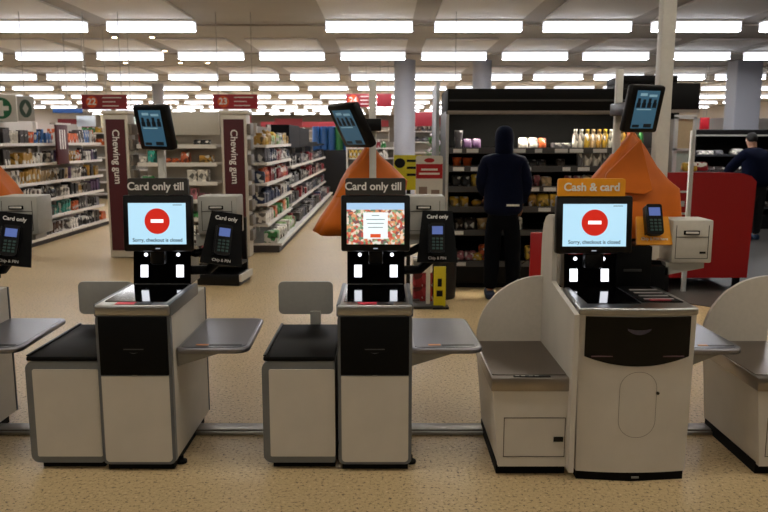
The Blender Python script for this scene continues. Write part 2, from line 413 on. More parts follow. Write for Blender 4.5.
def bag_unit(X, label):
    t = thing('bagging_unit', label, 'bagging unit', (X, 3.58, 0), 0, 'bagging units with black tops')
    obj('plinth', box(B(), -.165, .15, .03, .62, 0, .05), PLINTH, t, False)
    obj('cabinet', box(B(), -.2, .155, .02, .66, .05, .555, .012), GREYTRIM, t)
    bm = B(); prism(bm, rrect(-.208, .155, .035, .565, (.04, .01, .01, .04)), -.002, .02); obj('front_frame', bm, mat('#74787c', .42, .3), t)
    obj('front_panel', prism(B(), rrect(-.172, .155, .07, .525, .008), -.008, 0), CREAM, t)
    obj('weighing_top', box(B(), -.2, .155, -.005, .66, .566, .59, .008), MATTE, t)
    obj('top_lip', box(B(), -.2, -.185, .0, .655, .59, .598, .003), BLACK, t)
    obj('bag_screen', prism(B(), rrect(-.22, .10, .635, .83, .03), .72, .735), mat('#a8a6a0', .35), t)
    obj('bag_screen_post', box(B(), -.03, .03, .67, .70, .50, .66), mat('#a8a6a0', .35), t, False)
    return t
bag_unit(-1.575, 'black topped bagging unit joined to the card till with the red closed screen')
bag_unit(-.40, 'black topped bagging unit joined to the till with the vegetable screen')

# cash till
CX, CY = 1.208, 3.44
t = thing('cash_checkout_till', 'wide cash and card self checkout with orange sign and curved black front panel', 'checkout', (CX, CY, 0))
bm = B(); prism(bm, [(-.262, .03), (0, .0), (.262, .03), (.262, .66), (-.262, .66)], 0, .045, 'z'); obj('plinth', bm, PLINTH, t, False)
def bowed(w2, sag, y1, n=10): return [(-w2 + 2 * w2 * k / n, sag * ((k / n * 2 - 1) ** 2)) for k in range(n + 1)] + [(w2, y1), (-w2, y1)]
bm = B(); prism(bm, bowed(.28, .025, .68), .045, .832, 'z')
for v in bm.verts:
    if v.co.z < .1: v.co.x *= .955
obj('cabinet', bm, CREAM, t)
# curved black fascia on the bowed front
def fascia(bm, outline_lo, z_hi, w2, off, n=16):
    lo = []; hi = []
    for k in range(n + 1):
        u = k / n * 2 - 1; x = w2 * u; y = .025 * (x / .28) ** 2 - off
        zl = outline_lo(u)
        lo.append(((x * (1 - .06 * 0)), y, zl)); hi.append((x, y, z_hi))
    a = [bm.verts.new(p) for p in lo]; b = [bm.verts.new(p) for p in hi]
    a2 = [bm.verts.new((p[0], p[1] + off * .9, p[2])) for p in lo]; b2 = [bm.verts.new((p[0], p[1] + off * .9, p[2])) for p in hi]
    for k in range(n):
        bm.faces.new((a[k], a[k + 1], b[k + 1], b[k])); bm.faces.new((a2[k], b2[k], b2[k + 1], a2[k + 1]))
        bm.faces.new((a[k], a2[k], a2[k + 1], a[k + 1])); bm.faces.new((b[k], b[k + 1], b2[k + 1], b2[k]))
    bm.faces.new((a[0], b[0], b2[0], a2[0])); bm.faces.new((a[n], a2[n], b2[n], b[n]))
    return bm
fp = obj('cash_fascia', fascia(B(), lambda u: .583 + .045 * u * u, .824, .25, .006), GLOSS, t)
bm = B()
for s in (-1, 1): box(bm, s * .17 - .05, s * .17 + .05, .005 - .0, .012, .0, .004)
fl = obj('fascia_marking', bm, mat('#6a4a50', .4), fp, False); fl.location = (0, -.008, .63)
bm = B(); prism(bm, [(-.055 + .11 * k / 8, .76 - .022 * (1 - (k / 4 - 1) ** 2)) for k in range(9)] + [(.055 - .11 * k / 8, .768 - .008 * (1 - (k / 4 - 1) ** 2)) for k in range(9)], -.008, -.0065)
obj('fascia_handle', bm, mat('#4a4450', .3), fp)
# oval seam and lock
bm = B(); op = rrect(-.078, .102, .225, .555, .085, 8); ip = rrect(-.076, .1, .227, .553, .083, 8)
for k in range(len(op)):
    k2 = (k + 1) % len(op)
    vs = [bm.verts.new((p[0], -.001, p[1])) for p in (op[k], op[k2], ip[k2], ip[k])]; bm.faces.new(vs)
for v in bm.verts: v.co.y = .025 * (v.co.x / .28) ** 2 - .0012
obj('oval_hatch', bm, mat('#6b6255', .6), t, False)
lk = obj('lock', lathe(B(), [(.008, 0), (.008, .006)], seg=12), mat('#3a3632', .3, .8), t); lk.location = (.105, .0, .45); lk.rotation_euler = (R(90), 0, 0)
obj('badge', box(B(), -.0, .035, -.006, .0, .018, .026), mat('#8a8884', .4, .6), t, False)
# counter
cp = [(-.288, .0), (.0, -.02), (.28, .0), (.275, .5), (.22, .55), (-.235, .55)]
cr = obj('counter_rim', prism(B(), cp, .832, .868, 'z'), ALU, t)
md = cr.modifiers.new('b', 'BEVEL'); md.width = .01; md.segments = 2; md.limit_method = 'ANGLE'
obj('scanner_glass', prism(B(), [(-.225, .09), (.035, .09), (.035, .53), (-.215, .53)], .868, .871, 'z'), GLOSS, t)
obj('coin_panel', prism(B(), [(.05, .12), (.25, .12), (.22, .50), (.05, .50)], .868, .872, 'z'), MATTE, t)
bm = B()
for k in range(4): box(bm, .08, .225, .17 + k * .075, .19 + k * .075, .872, .875)
obj('coin_panel_stripe', bm, mat('#b6b0ae', .4, .3), t, False)
obj('coin_panel_label', box(B(), .10, .20, .14, .165, .872, .875), mat('#a8303c', .5), t, False)
# side panel sweeping up at the back
sp = [(.0, .045), (.78, .045), (.78, 1.06), (.77, 1.13), (.74, 1.19), (.69, 1.23), (.62, 1.25), (.52, 1.255), (.5, .9), (.38, .88), (.0, .835)]
obj('side_panel', prism(B(), sp, -.308, -.283, 'x'), CREAM_SIDE, t)
tower(t, -.105, .50, .86, .27, .2)
# note / coin module to the right
obj('note_module', box(B(), .035, .225, .50, .70, .86, 1.09, .006), MATTE, t)
obj('note_slot', box(B(), .075, .17, .493, .502, .955, .967), DGREY, t, False)
obj('note_module_base', box(B(), .225, .33, .52, .70, .80, .98, .006), MATTE, t)
monitor(t, -.122, .40, 1.066, .395, .30, 'closed')
till_sign(t, -.142, .41, 1.365, .345, .09, 'Cash & card', ORSIGN)
obj('rear_arm', box(B(), -.15, -.05, .44, .5, .98, 1.3, .01), BLACK, t)
h = pinpad(t, .235, .50, 1.10, 0, ORSIGN, '', tilt=-22, hh=.155)
text('holder_lettering', 'Chip & PIN here', (0, -.002, .03), .021, LETTER, h, bold=.0004)
printer(t, .435, .50, 1.0, .215, .23, mat('#c4beb2', .5))
bm = B(); tube(bm, [(.22, .6, .98), (.33, .6, .97), (.42, .58, .97)], .025); obj('printer_arm', bm, MATTE, t)
tray(t, .285, .42, .64, .78)

def cash_bag(X, label):
    t = thing('bagging_scale', label, 'bagging unit', (X, 3.50, 0), 0, 'bagging units with steel tops'); t.scale = (.95, 1, 1)
    bm = B(); box(bm, -.205, .155, .03, .62, 0, .06); obj('plinth', bm, PLINTH, t, False)
    bm = B(); box(bm, -.235, .155, .0, .64, .05, .44)
    for v in bm.verts:
        if v.co.z < .1 and v.co.x < 0: v.co.x += .035
    obj('cabinet', bm, CREAM, t)
    obj('steel_top', box(B(), -.245, .157, -.012, .69, .44, .508, .006), STEEL, t)
    obj('weighing_plate', prism(B(), rrect(-.235, .15, .035, .68, .01), .508, .512, 'z'), brushed('#8a8078', .3), t)
    bm = B(); box(bm, -.13, .06, .004, .022, .508, .5125); obj('control_strip', bm, BLACK, t, False)
    bm = B()
    for x in (-.12, -.09, -.05, -.02): box(bm, x, x + .02, .008, .017, .5125, .5135)
    obj('control_marking', bm, LGREY, t, False)
    bm = B()
    for (a, b, c, d) in ((-.175, .145, .10, .104), (-.175, .145, .30, .304), (-.175, -.171, .1, .304), (.141, .145, .1, .304)): box(bm, a, b, -.0015, .001, c, d)
    obj('door_seam', bm, mat('#5c544a', .6), t, False)
    obj('door_lock', box(B(), .085, .135, -.004, 0, .18, .205), BLACK, t, False)
    rr = .355; cx, cz = .155, .535
    arc = [(cx - rr, .45)] + [(cx - rr * math.cos(R(a)), cz + rr * math.sin(R(a))) for a in range(0, 91, 6)] + [(cx, .45)]
    arc = [(p[0] - .035 * max(0, (.2 - p[0]) / .4), p[1]) for p in arc]
    obj('rounded_screen', prism(B(), arc, .655, .68), mat('#cfc7ba', .5), t)
    return t
cash_bag(.755, 'steel topped bagging unit with rounded cream screen left of the cash till')
cash_bag(2.05, 'steel topped bagging unit with rounded cream screen at the right edge')

# floor rail
t = thing('floor_rail', 'low grey metal rail running along the floor behind the tills', 'rail', (0, 4.08, 0))
obj('rail_body', box(B(), -3.6, 3.6, -.05, .05, 0, .03, .006), mat('#8e8b88', .35, .6), t)
obj('rail_edge', box(B(), -3.6, 3.6, -.066, -.05, 0, .02, .003), ALU, t)

# displays on poles
POLE = mat('#cfcbc2', .45)
def cctv(X, Y, poleX, ztop, zc, rot, label, wid=.215, hgt=.25, zbase=.8, py=.06):
    t = thing('security_display', label, 'display', (X, Y, 0), 0, 'small screens on poles above the tills')
    p = obj('pole', box(B(), poleX - X - .02, poleX - X + .02, py, py + .04, zbase, ztop, .006), POLE, t)
    hs = obj('housing', box(B(), -wid / 2, wid / 2, -.02, .03, -hgt / 2, hgt / 2, .014), BLACK, t)
    hs.location = (0, 0, zc); hs.rotation_euler = rot
    sw, sh = wid * .33, hgt * .40
    obj('screen', box(B(), -sw, sw, -.0225, -.0205, -sh, sh), emit('#4f86a8', .13, 'cctv'), hs, False)
    bm = B()
    for i in range(4):
        xx = -sw * .72 + i * sw * .48
        box(bm, xx - .009, xx + .009, -.0235, -.0225, sh * .22, sh * .60 - .006 * (i % 2)); box(bm, xx - .013, xx + .013, -.0235, -.0225, sh * .1, sh * .36)
    box(bm, -sw * .9, -sw * .3, -.0235, -.0225, -sh * .95, -sh * .8); box(bm, sw * .1, sw * .8, -.0235, -.0225, -sh * .95, -sh * .75)
    obj('screen_pattern', bm, emit('#10202c', .1), hs, False)
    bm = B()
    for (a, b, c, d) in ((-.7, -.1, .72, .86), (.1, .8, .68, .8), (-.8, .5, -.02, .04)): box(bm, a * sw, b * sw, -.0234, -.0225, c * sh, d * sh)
    obj('screen_pale_shapes', bm, emit('#a8d8ee', .16), hs, False)  # light blue shapes of the displayed picture
    obj('bracket', box(B(), poleX - X - .05 if poleX < X else -.02, max(poleX - X + .05, .05), .02, py + .015, zc - .03, zc + .04, .006), BLACK, t)
    return t
cctv(-1.295, 4.28, -1.287, 1.66, 1.72, (R(14), R(1), R(-24)), 'small tilted screen on a pole above the closed card till', .235, .255)
cctv(-.185, 4.26, -.065, 1.99, 1.73, (R(30), 0, R(-50)), 'small screen turned sideways on a pole above the vegetable screen till', .25, .27)
cctv(1.43, 4.2, 1.385, 2.06, 1.82, (R(14), 0, R(20)), 'small upright screen on a pole above the cash till', .225, .26, .8, .28)
o = obj('support_pole', box(B(), -.045, .045, -.045, .045, 0, H, .01), POLE); o.location = (1.83, 5.0, 0)
tag(o, 'tall pale square pole rising to the ceiling behind the cash till', 'pole')

# orange covers
def drape(name_label, X, Y, secs, folds, ph, mirror=1):
    """secs: (z, xl, xr, y_front, y_back) rings; pleated sheet hanging from a peak"""
    bm = B(); N = 48; rings = []
    for (z, xl, xr, yf, yb) in secs:
        ring = []
        for k in range(N):
            a = 2 * math.pi * k / N
            c, s = math.cos(a), math.sin(a)
            # squarish cross-section with folds
            e = .55
            ux = math.copysign(abs(c) ** e, c); uy = math.copysign(abs(s) ** e, s)
            pl = 1 + .06 * math.sin(folds * a + ph + z * 3)
            cx = (xl + xr) / 2; hw = (xr - xl) / 2; cy = (yf + yb) / 2; hd = (yb - yf) / 2
            ring.append(bm.verts.new((mirror * (cx + hw * ux * pl), cy + hd * uy * pl, z + .012 * math.sin(2 * a + ph))))
        rings.append(ring)
    for a, b in zip(rings, rings[1:]):
        for k in range(N): bm.faces.new((a[k], a[(k + 1) % N], b[(k + 1) % N], b[k]))
    bm.faces.new(rings[0])
    bmesh.ops.recalc_face_normals(bm, faces=bm.faces[:])
    o = obj('orange_cover', bm, ORANGE); o.location = (X, Y, 0)
    md = o.modifiers.new('s', 'SOLIDIFY'); md.thickness = .003
    return tag(o, name_label, 'cover')
oc = drape('orange sheet draped in a peak behind the cash till', 1.49, 4.5, [(1.69, -.02, .0, -.02, .02), (1.62, -.075, .055, -.06, .06), (1.5, -.17, .13, -.09, .08), (1.42, -.23, .2, -.11, .1), (1.37, -.22, .262, -.12, .1), (1.2, -.2, .28, -.12, .1), (1.08, -.19, .27, -.12, .1)], 5, .6)
oc2 = drape('orange sheet hanging behind the till with the vegetable screen', -.085, 4.48, [(1.61, -.02, .02, -.02, .02), (1.55, -.06, .06, -.04, .05), (1.47, -.13, .15, -.07, .07), (1.40, -.17, .22, -.08, .08), (1.28, -.22, .2, -.1, .09), (1.18, -.29, .14, -.1, .09), (1.10, -.335, .1, -.1, .09)], 5, 2.1)
oc3 = drape('orange sheet at the left edge, mostly out of the picture', -2.42, 4.5, [(1.60, -.02, .02, -.02, .02), (1.5, -.15, .08, -.08, .08), (1.38, -.22, .18, -.1, .1), (1.24, -.22, .27, -.1, .1), (1.12, -.25, .32, -.1, .1)], 5, 1.0)
def flap(pts, label_parent, y0, y1):
    bm = B(); prism(bm, pts, y0, y1); f = obj('folded_flap', bm, ORANGE, label_parent)
    md = f.modifiers.new('b', 'BEVEL'); md.width = .006; md.segments = 2
    return f
flap([(-.01, 1.655), (-.20, 1.46), (-.225, 1.36), (.02, 1.335), (.075, 1.36)], oc, -.155, -.135)
flap([(0, 1.595), (-.12, 1.45), (-.2, 1.32), (-.02, 1.32), (.05, 1.36)], oc2, -.13, -.115)

# ---------------------------------------------------------------- products
PC = {'white': '#cdc8be', 'cream': '#b79c74', 'brown': '#4c2f1e', 'dark brown': '#22160f', 'black': '#0b0a0c', 'red': '#861520', 'orange': '#b8521f', 'yellow': '#b8952a',
      'green': '#2f7a3c', 'teal': '#2f9488', 'blue': '#2a5f9e', 'navy': '#1c2947', 'pink': '#9c5c64', 'purple': '#4e3057', 'grey': '#5f5d62', 'pale green': '#8fae74', 'gold': '#a37b2c'}
_pm = {}
def pack_mat(col):
    """printed packaging: base colour with lighter and darker printed patches"""
    m = bpy.data.materials.new('packaging_' + col.replace(' ', '_')); m.use_nodes = True; nt = m.node_tree; b = nt.nodes['Principled BSDF']
    t = nt.nodes.new('ShaderNodeTexCoord'); v = nt.nodes.new('ShaderNodeTexVoronoi'); v.inputs['Scale'].default_value = 2.6
    oi = nt.nodes.new('ShaderNodeObjectInfo'); ad = nt.nodes.new('ShaderNodeVectorMath'); ad.operation = 'ADD'
    nt.links.new(t.outputs['Object'], ad.inputs[0]); nt.links.new(oi.outputs['Location'], ad.inputs[1]); nt.links.new(ad.outputs[0], v.inputs['Vector'])
    sp = nt.nodes.new('ShaderNodeSeparateColor'); nt.links.new(v.outputs['Color'], sp.inputs[0])
    rp = nt.nodes.new('ShaderNodeValToRGB'); rp.color_ramp.interpolation = 'CONSTANT'; e = rp.color_ramp.elements
    c = lin(PC[col]); e[0].color = tuple(x * .25 for x in c[:3]) + (1,); e[1].position = .15; e[1].color = c
    k = e.new(.66); k.color = tuple(min(1, x * 1.5 + .02) for x in c[:3]) + (1,)
    k = e.new(.84); k.color = (.62, .6, .55, 1) if col != 'white' else (.12, .1, .09, 1)
    nt.links.new(sp.outputs[0], rp.inputs[0]); nt.links.new(rp.outputs[0], b.inputs['Base Color']); b.inputs['Roughness'].default_value = .45
    return m
def pmesh(kind, col):
    k = (kind, col)
    if k in _pm: return _pm[k]
    bm = B(); m = pack_mat(col)
    if kind == 'packet': box(bm, -.5, .5, -.5, .5, 0, 1, .04, 1)
    elif kind == 'bottle': lathe(bm, [(.46, 0), (.5, .04), (.5, .62), (.42, .74), (.27, .8), (.27, .84), (.31, .85), (.31, 1)], seg=10)
    elif kind == 'tub': lathe(bm, [(.4, 0), (.48, .8), (.5, .82), (.5, 1)], seg=12)
    elif kind == 'bag':
        box(bm, -.5, .5, -.5, .5, 0, 1, .15, 2)
        for v in bm.verts:
            f = 1 - .8 * max(0, (v.co.z - .5) * 2) ** 2; v.co.y *= f
    elif kind == 'fruit':
        bmesh.ops.create_icosphere(bm, subdivisions=2, radius=.5)
        for v in bm.verts: v.co.z += .5
    me = bpy.data.meshes.new('product_' + kind); bm.to_mesh(me); bm.free(); me.materials.append(m)
    if kind != 'packet':
        for p in me.polygons: p.use_smooth = True
    # a contrasting label band on packets
    _pm[k] = me
    return me
def product(kind, col, x, y, z, sx, sy, sz, where, rz=0):
    o = bpy.data.objects.new('product_' + kind if kind not in ('bottle', 'tub') else kind, pmesh(kind, col)); COL.objects.link(o)
    o.name = {'packet': 'packet', 'bottle': 'bottle', 'tub': 'tub', 'bag': 'snack_bag', 'fruit': 'fruit'}[kind]
    o.location = (x, y, z); o.scale = (sx, sy, sz); o.rotation_euler = (0, 0, rz)
    art = '%s %s on %s' % (col, {'packet': 'boxed product', 'bottle': 'bottle', 'tub': 'tub', 'bag': 'soft packet', 'fruit': 'round fruit'}[kind], where)
    o['label'] = art; o['category'] = {'packet': 'packet', 'bottle': 'bottle', 'tub': 'tub', 'bag': 'packet', 'fruit': 'fruit'}[kind]; o['group'] = art[:60]
    return o
def fill_y(x, y0, y1, z, hmax, depth, cols, kinds, where, wr=(.07, .13), gap=.012, skip=.06, prof=(.6, .95)):
    """products along Y on a shelf that faces +X; x = front edge"""
    y = y0; run = 0
    while y < y1 - wr[0]:
        if run <= 0:
            run = random.randint(1, 3); c = random.choice(cols); k = random.choice(kinds); ww = random.uniform(*wr); hh = hmax * random.uniform(*prof)
        run -= 1
        if y + ww > y1: break
        if random.random() > skip:
            d = min(depth, ww * (1 if k in ('bottle', 'tub') else 1.4))
            product(k, c, x - d / 2 - .015 - random.uniform(0, .03), y + ww / 2, z, d, ww, hh * random.uniform(.85, 1), where)
        y += ww + gap
def fill_x(y, x0, x1, z, hmax, depth, cols, kinds, where, wr=(.07, .12), gap=.012, skip=.05, prof=(.6, .95)):
    """products along X on a shelf that faces the camera; y = front edge"""
    x = x0; run = 0
    while x < x1 - wr[0]:
        if run <= 0:
            run = random.randint(1, 3); c = random.choice(cols); k = random.choice(kinds); ww = random.uniform(*wr); hh = hmax * random.uniform(*prof)
        run -= 1
        if x + ww > x1: break
        if random.random() > skip:
            d = min(depth, ww * (1 if k in ('bottle', 'tub', 'fruit') else 1.3))
            product(k, c, x + ww / 2, y + d / 2 + .015, z, ww, d, hh, where)
        x += ww + gap

# ---------------------------------------------------------------- left wall shelving (health and beauty), faces +X
ZL = [.12, .40, .69, .98, 1.28, 1.60]
SN = ['bottom', 'second lowest', 'third lowest', 'third highest', 'second highest', 'top']
def bay(xf, y0, y1, zs, top, label, depth=.42, back='#b7b0a6', base_out=.12, faces=1, group=None, name='shelving_bay'):
    t = thing(name, label, 'shelving', (xf, y0, 0), 0, group)
    L = y1 - y0
    obj('back_panel', box(B(), -depth - .03, -depth, 0, L, 0, top), mat(back, .6), t, False)
    obj('upright', box(B(), -depth, -depth + .06, 0, .03, 0, top), SHELFW, t, False)
    obj('upright', box(B(), -depth, -depth + .06, L - .03, L, 0, top), SHELFW, t, False)
    for i, z in enumerate(zs):
        s = obj('shelf', box(B(), -depth, base_out if i == 0 else 0, .01, L - .01, z - .035, z, .004, 1), SHELFW, t)
        obj('price_strip', box(B(), (base_out if i == 0 else 0), (base_out if i == 0 else 0) + .01, .01, L - .01, z - .042, z + .004), mat('#e6e1d8', .5), s, False)
    obj('kick_board', box(B(), -depth, base_out - .03, .01, L - .01, 0, zs[0] - .035), mat('#3c3532', .6), t, False)
    if back == '#1c1919': obj('black_header', box(B(), -depth, -.02, .01, L - .01, 1.5, top, .004), MATTE, t, False)
    return t
hb = ['first', 'second', 'third', 'fourth']
for i, (y0, y1) in enumerate([(9.0, 11.0), (11.0, 12.9), (12.9, 14.8)]):
    bay(-5.55, y0, y1, ZL, 1.95, '%s bay of white toiletries shelving along the left aisle, counting from the near end' % hb[i], group='toiletries shelving')
    for si, z in enumerate(ZL):
        cols = [['brown', 'pink', 'black', 'white'], ['yellow', 'black', 'teal', 'grey'], ['brown', 'gold', 'white', 'dark brown'], ['white', 'cream', 'gold', 'dark brown'], ['white', 'dark brown', 'gold', 'black'], ['white', 'blue', 'cream', 'dark brown', 'orange']][si]
        if i == 2: cols = cols + ['purple', 'black', 'orange', 'navy']
        fill_y(-5.55 + (.1 if si == 0 else 0), y0 + .05, y1 - .04, z, .25, .2, cols, ['packet', 'bottle', 'packet', 'tub'],
               'the %s shelf of the %s left aisle bay' % (SN[si], hb[i]), wr=(.075, .14), prof=(.65, .98))
t = thing('aisle_end_banner', 'narrow dark maroon hanging banner with white stripes on the left shelving', 'banner', (-5.38, 12.6, 0))
obj('banner_board', box(B(), -.02, .02, -.2, .22, 1.25, 1.9, .004), MAROON, t)
bm = B()
for k in (-.09, .0, .09): box(bm, .02, .024, k - .02, k + .02, 1.5, 1.82)
for k in (-.09, .0, .09): pass
obj('banner_stripe', bm, LETTER, t, False)
obj('banner_shelf_top', box(B(), -.05, .05, -.3, .3, 1.9, 1.93), SHELFW, t, False)

# gum gondola end
GY = 10.5
t = thing('shelving_bay', 'cream end of aisle shelving between the two maroon chewing gum posts', 'shelving', (-2.95, GY, 0))
obj('back_panel', box(B(), -.49, .62, .42, .45, .1, 2.02), mat('#bdb5a8', .6), t, False)
obj('header_panel', box(B(), -.49, .62, .20, .24, 1.72, 2.04, .01), mat('#cfc8bb', .5), t)
GZ = [.3, .56, .82, 1.07, 1.335, 1.585]
for z in GZ:
    s = obj('shelf', box(B(), -.49, .62, -.0, .42, z - .03, z, .004, 1), SHELFW, t); obj('price_strip', box(B(), -.49, .62, -.012, 0, z - .05, z + .005), mat('#e2ddd4', .5), s, False)
obj('base', box(B(), -.49, .62, 0, .42, 0, .26), mat('#3c2a28', .6), t, False)
gumc = [['white', 'blue'], ['green', 'white', 'blue'], ['red', 'green', 'white', 'pink'], ['red', 'green', 'white', 'blue'], ['orange', 'teal', 'white', 'gold'], ['green', 'blue', 'red', 'black', 'teal']]
for si, z in enumerate(GZ):
    fill_x(GY + .01, -3.42, -2.36, z, .20, .25, gumc[si], ['packet', 'bag', 'packet'], 'the %s shelf between the chewing gum posts' % SN[si], wr=(.08, .17), skip=.25, prof=(.3, .85))
def gum_post(X, label, wid):
    t = thing('gum_display_post', label, 'display stand', (X, GY - .12, 0), 0, 'chewing gum posts')
    obj('post_body', box(B(), -wid / 2, wid / 2, 0, .3, .02, 2.0, .01), mat('#c9c1b3', .5), t)
    obj('maroon_panel', box(B(), -wid / 2 + .035, wid / 2 - .035, -.012, 0, .12, 1.93), MAROON, t, False)
    text('post_lettering', 'Chewing gum', (.0, -.018, 1.42), .135, LETTER, t, rot=(R(90), R(90), 0), bold=.0015)
    obj('cap', box(B(), -wid / 2 - .02, wid / 2 + .03, -.03, .32, 2.0, 2.05, .015), mat('#d5cdc0', .5), t)
    for k in range(8): obj('gum_pocket', box(B(), wid / 2, wid / 2 + .05, .03, .27, .25 + k * .21, .40 + k * .21, .006), mat('#6d655c', .5), t)
    return t
gum_post(-3.68, 'maroon chewing gum post left of the cream shelving', .33)
gum_post(-2.06, 'maroon chewing gum post right of the cream shelving', .35)
# low snack bin in front
t = thing('snack_stand', 'low dark stand with snack packets in front of the shelving end', 'display stand', (-1.86, 8.5, 0), R(-6))
obj('base', box(B(), -.28, .22, -.1, .35, 0, .13, .01), BLACK, t)
obj('base_edge', box(B(), .22, .25, -.1, .35, .05, .13), WHITE, t, False)
obj('stand_shelf', box(B(), -.26, .2, -.08, .33, .22, .25), DGREY, t, False)
obj('stand_back', box(B(), -.26, .2, .3, .34, .13, .75), BLACK, t, False)
for i, (x, c) in enumerate([(-2.05, 'red'), (-1.93, 'orange'), (-1.8, 'black'), (-1.7, 'orange')]):
    product('bag', c, x, 8.52, .25, .1, .12, .2, 'the low snack stand')

# ---------------------------------------------------------------- right hand side of the centre aisle: shelving facing +X
ZR = [.14, .42, .72, 1.02, 1.32, 1.58]
RB = [(10.95, 12.4), (12.4, 13.9), (13.9, 15.6), (15.6, 17.6), (17.6, 19.8), (19.8, 22)]
hb2 = ['first', 'second', 'third', 'fourth', 'fifth', 'sixth']
for i, (y0, y1) in enumerate(RB):
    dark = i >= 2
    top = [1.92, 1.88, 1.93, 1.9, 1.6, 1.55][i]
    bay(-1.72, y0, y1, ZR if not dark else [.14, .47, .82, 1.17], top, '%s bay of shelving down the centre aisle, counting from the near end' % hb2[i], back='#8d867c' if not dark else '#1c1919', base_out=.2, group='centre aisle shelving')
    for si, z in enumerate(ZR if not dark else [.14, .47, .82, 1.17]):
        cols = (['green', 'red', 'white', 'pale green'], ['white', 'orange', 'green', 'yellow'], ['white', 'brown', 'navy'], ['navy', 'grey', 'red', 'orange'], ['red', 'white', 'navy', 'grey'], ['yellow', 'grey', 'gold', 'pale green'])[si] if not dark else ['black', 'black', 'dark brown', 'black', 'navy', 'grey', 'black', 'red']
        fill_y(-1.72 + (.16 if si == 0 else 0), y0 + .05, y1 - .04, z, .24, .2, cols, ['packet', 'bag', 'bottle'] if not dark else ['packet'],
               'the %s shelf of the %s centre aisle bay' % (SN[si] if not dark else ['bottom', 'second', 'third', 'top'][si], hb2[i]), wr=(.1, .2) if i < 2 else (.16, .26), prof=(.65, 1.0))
# end of first bay shelf group seen face-on behind the gum post
# tall rolls / banners in blue and green
for i, (x, c) in enumerate([(-2.13, 'blue'), (-1.9, 'blue'), (-1.67, 'blue'), (-1.44, 'green'), (-1.21, 'blue'), (-.98, 'navy')]):
    o = obj('wrapping_roll', lathe(B(), [(.1, 0), (.115, .02), (.115, .66), (.1, .7)], seg=12), mat(PC[c], .4)); o.location = (x + .1, 22.6, 1.35)
    tag(o, '%s tall cylinder standing above the dark end of the centre aisle, %s of six' % (c, hb2[i]), 'roll', 'tall rolls at the end of the centre aisle')
o = obj('roll_stand', box(B(), -2.2, -.85, 22.4, 22.9, 0, 1.35, .02), mat('#17171a', .6)); tag(o, 'dark cabinet under the tall blue and green rolls', 'cabinet')

# far shelving blocks
def far_unit(x0, x1, y, top, header, label, hc='#8c2026'):
    t = thing('far_shelving', label, 'shelving', (x0, y, 0), 0, 'distant shelving across the shop')
    L = x1 - x0
    obj('back_panel', box(B(), 0, L, .4, .45, 0, top), mat('#8e877c', .6), t, False)
    zs = [.15 + k * (top - .3) / 5 for k in range(6)]
    for z in zs: obj('shelf', box(B(), 0, L, 0, .4, z - .03, z), SHELFW, t, False)
    obj('end_panel', box(B(), -.03, 0, 0, .45, 0, top), SHELFW, t, False); obj('end_panel', box(B(), L, L + .03, 0, .45, 0, top), SHELFW, t, False)
    if header: obj('header_board', box(B(), 0, L, -.02, .02, top + .02, top + .3), mat(hc, .5), t, False)
    return zs
FU = [(-.95, .25, 19.5, 1.6, False), (-9.5, -6.5, 21, 2.0, False), (-6.2, -4.2, 24, 2.1, True), (-3.9, -2.9, 27, 2.1, True), (-1.5, .2, 33, 2.2, True), (.9, 2.2, 26, 2.1, True), (3.2, 6.0, 27, 2.2, True), (6.4, 8.6, 23, 2.0, False), (10, 14, 26, 2.2, False), (-14, -10.2, 25, 2.1, False), (-13, -7.5, 38, 2.2, True), (-6.5, -2.2, 40, 2.3, True), (1, 6, 42, 2.3, False), (7.5, 15, 40, 2.3, True)]
fl_lab = ['small white shelving of jars beyond the end of the centre aisle', 'far shelving behind the left aisle, below the pharmacy cross', 'far shelving with red header between the aisle 22 sign and the left shelves', 'far shelving with red header behind the cream end unit', 'distant red headed shelving straight down the centre aisle', 'far shelving with red header just right of the round pillar', 'far shelving hidden partly by the fridge', 'shelving beyond the glass cabinet on the right', 'shelving beyond the right pillar', 'far shelving at the extreme left', 'most distant shelving on the left', 'most distant shelving behind the aisle 23 sign', 'most distant shelving behind the fridge', 'most distant shelving at the right']
for fi, (x0, x1, y, top, hd) in enumerate(FU):
    zs = far_unit(x0, x1, y, top, hd, fl_lab[fi])
    if y < 24 or fi == 5:
        for z in zs[4:]:
            fill_x(y, x0 + .05, x1 - .05, z, .24, .3, ['red', 'white', 'orange', 'green', 'yellow', 'brown', 'grey'], ['packet', 'tub', 'bottle'], ['the small far white shelving', 'the far shelving below the green cross', '', '', '', 'the far shelving right of the pillar', '', 'the shelving beyond the glass case', ''][fi], wr=(.15, .34) if fi else (.1, .14), skip=.1, prof=(.6, .95))
# ---------------------------------------------------------------- signs
WIRE = mat('#9a9a98', .5)
def aisle_sign(x, y, z, wid, hgt, num, label, colr='#8e1f2c', left=True):
    t = thing('aisle_sign', label, 'sign', (x, y, z), 0, 'hanging aisle signs')
    obj('sign_board', box(B(), 0, wid, -.015, .015, 0, hgt, .004), mat(colr, .5), t)
    if num:
        bm = B(); r = hgt * .40; prism(bm, [(.16 + r * math.cos(R(a)), hgt / 2 + r * math.sin(R(a))) for a in range(0, 360, 15)], -.02, -.015); obj('number_disc', bm, mat('#e0571c', .5), t)
        text('sign_number', num, (.16, -.023, hgt / 2), hgt * .62, LETTER, t, bold=.003)
    for k, ww in enumerate((.30, .20, .25)):
        if num: obj('sign_text_line', box(B(), .33, .33 + ww, -.018, -.015, hgt * (.76 - k * .28), hgt * (.82 - k * .28)), LETTER, t, False)
    for a in (.08, wid - .08): obj('hanging_wire', box(B(), a - .004, a + .004, -.004, .004, hgt, H - z - .04), WIRE, t, False)
    return t
aisle_sign(-4.76, 12, 2.13, .71, .225, '22', 'hanging maroon aisle sign with orange disc number 22')
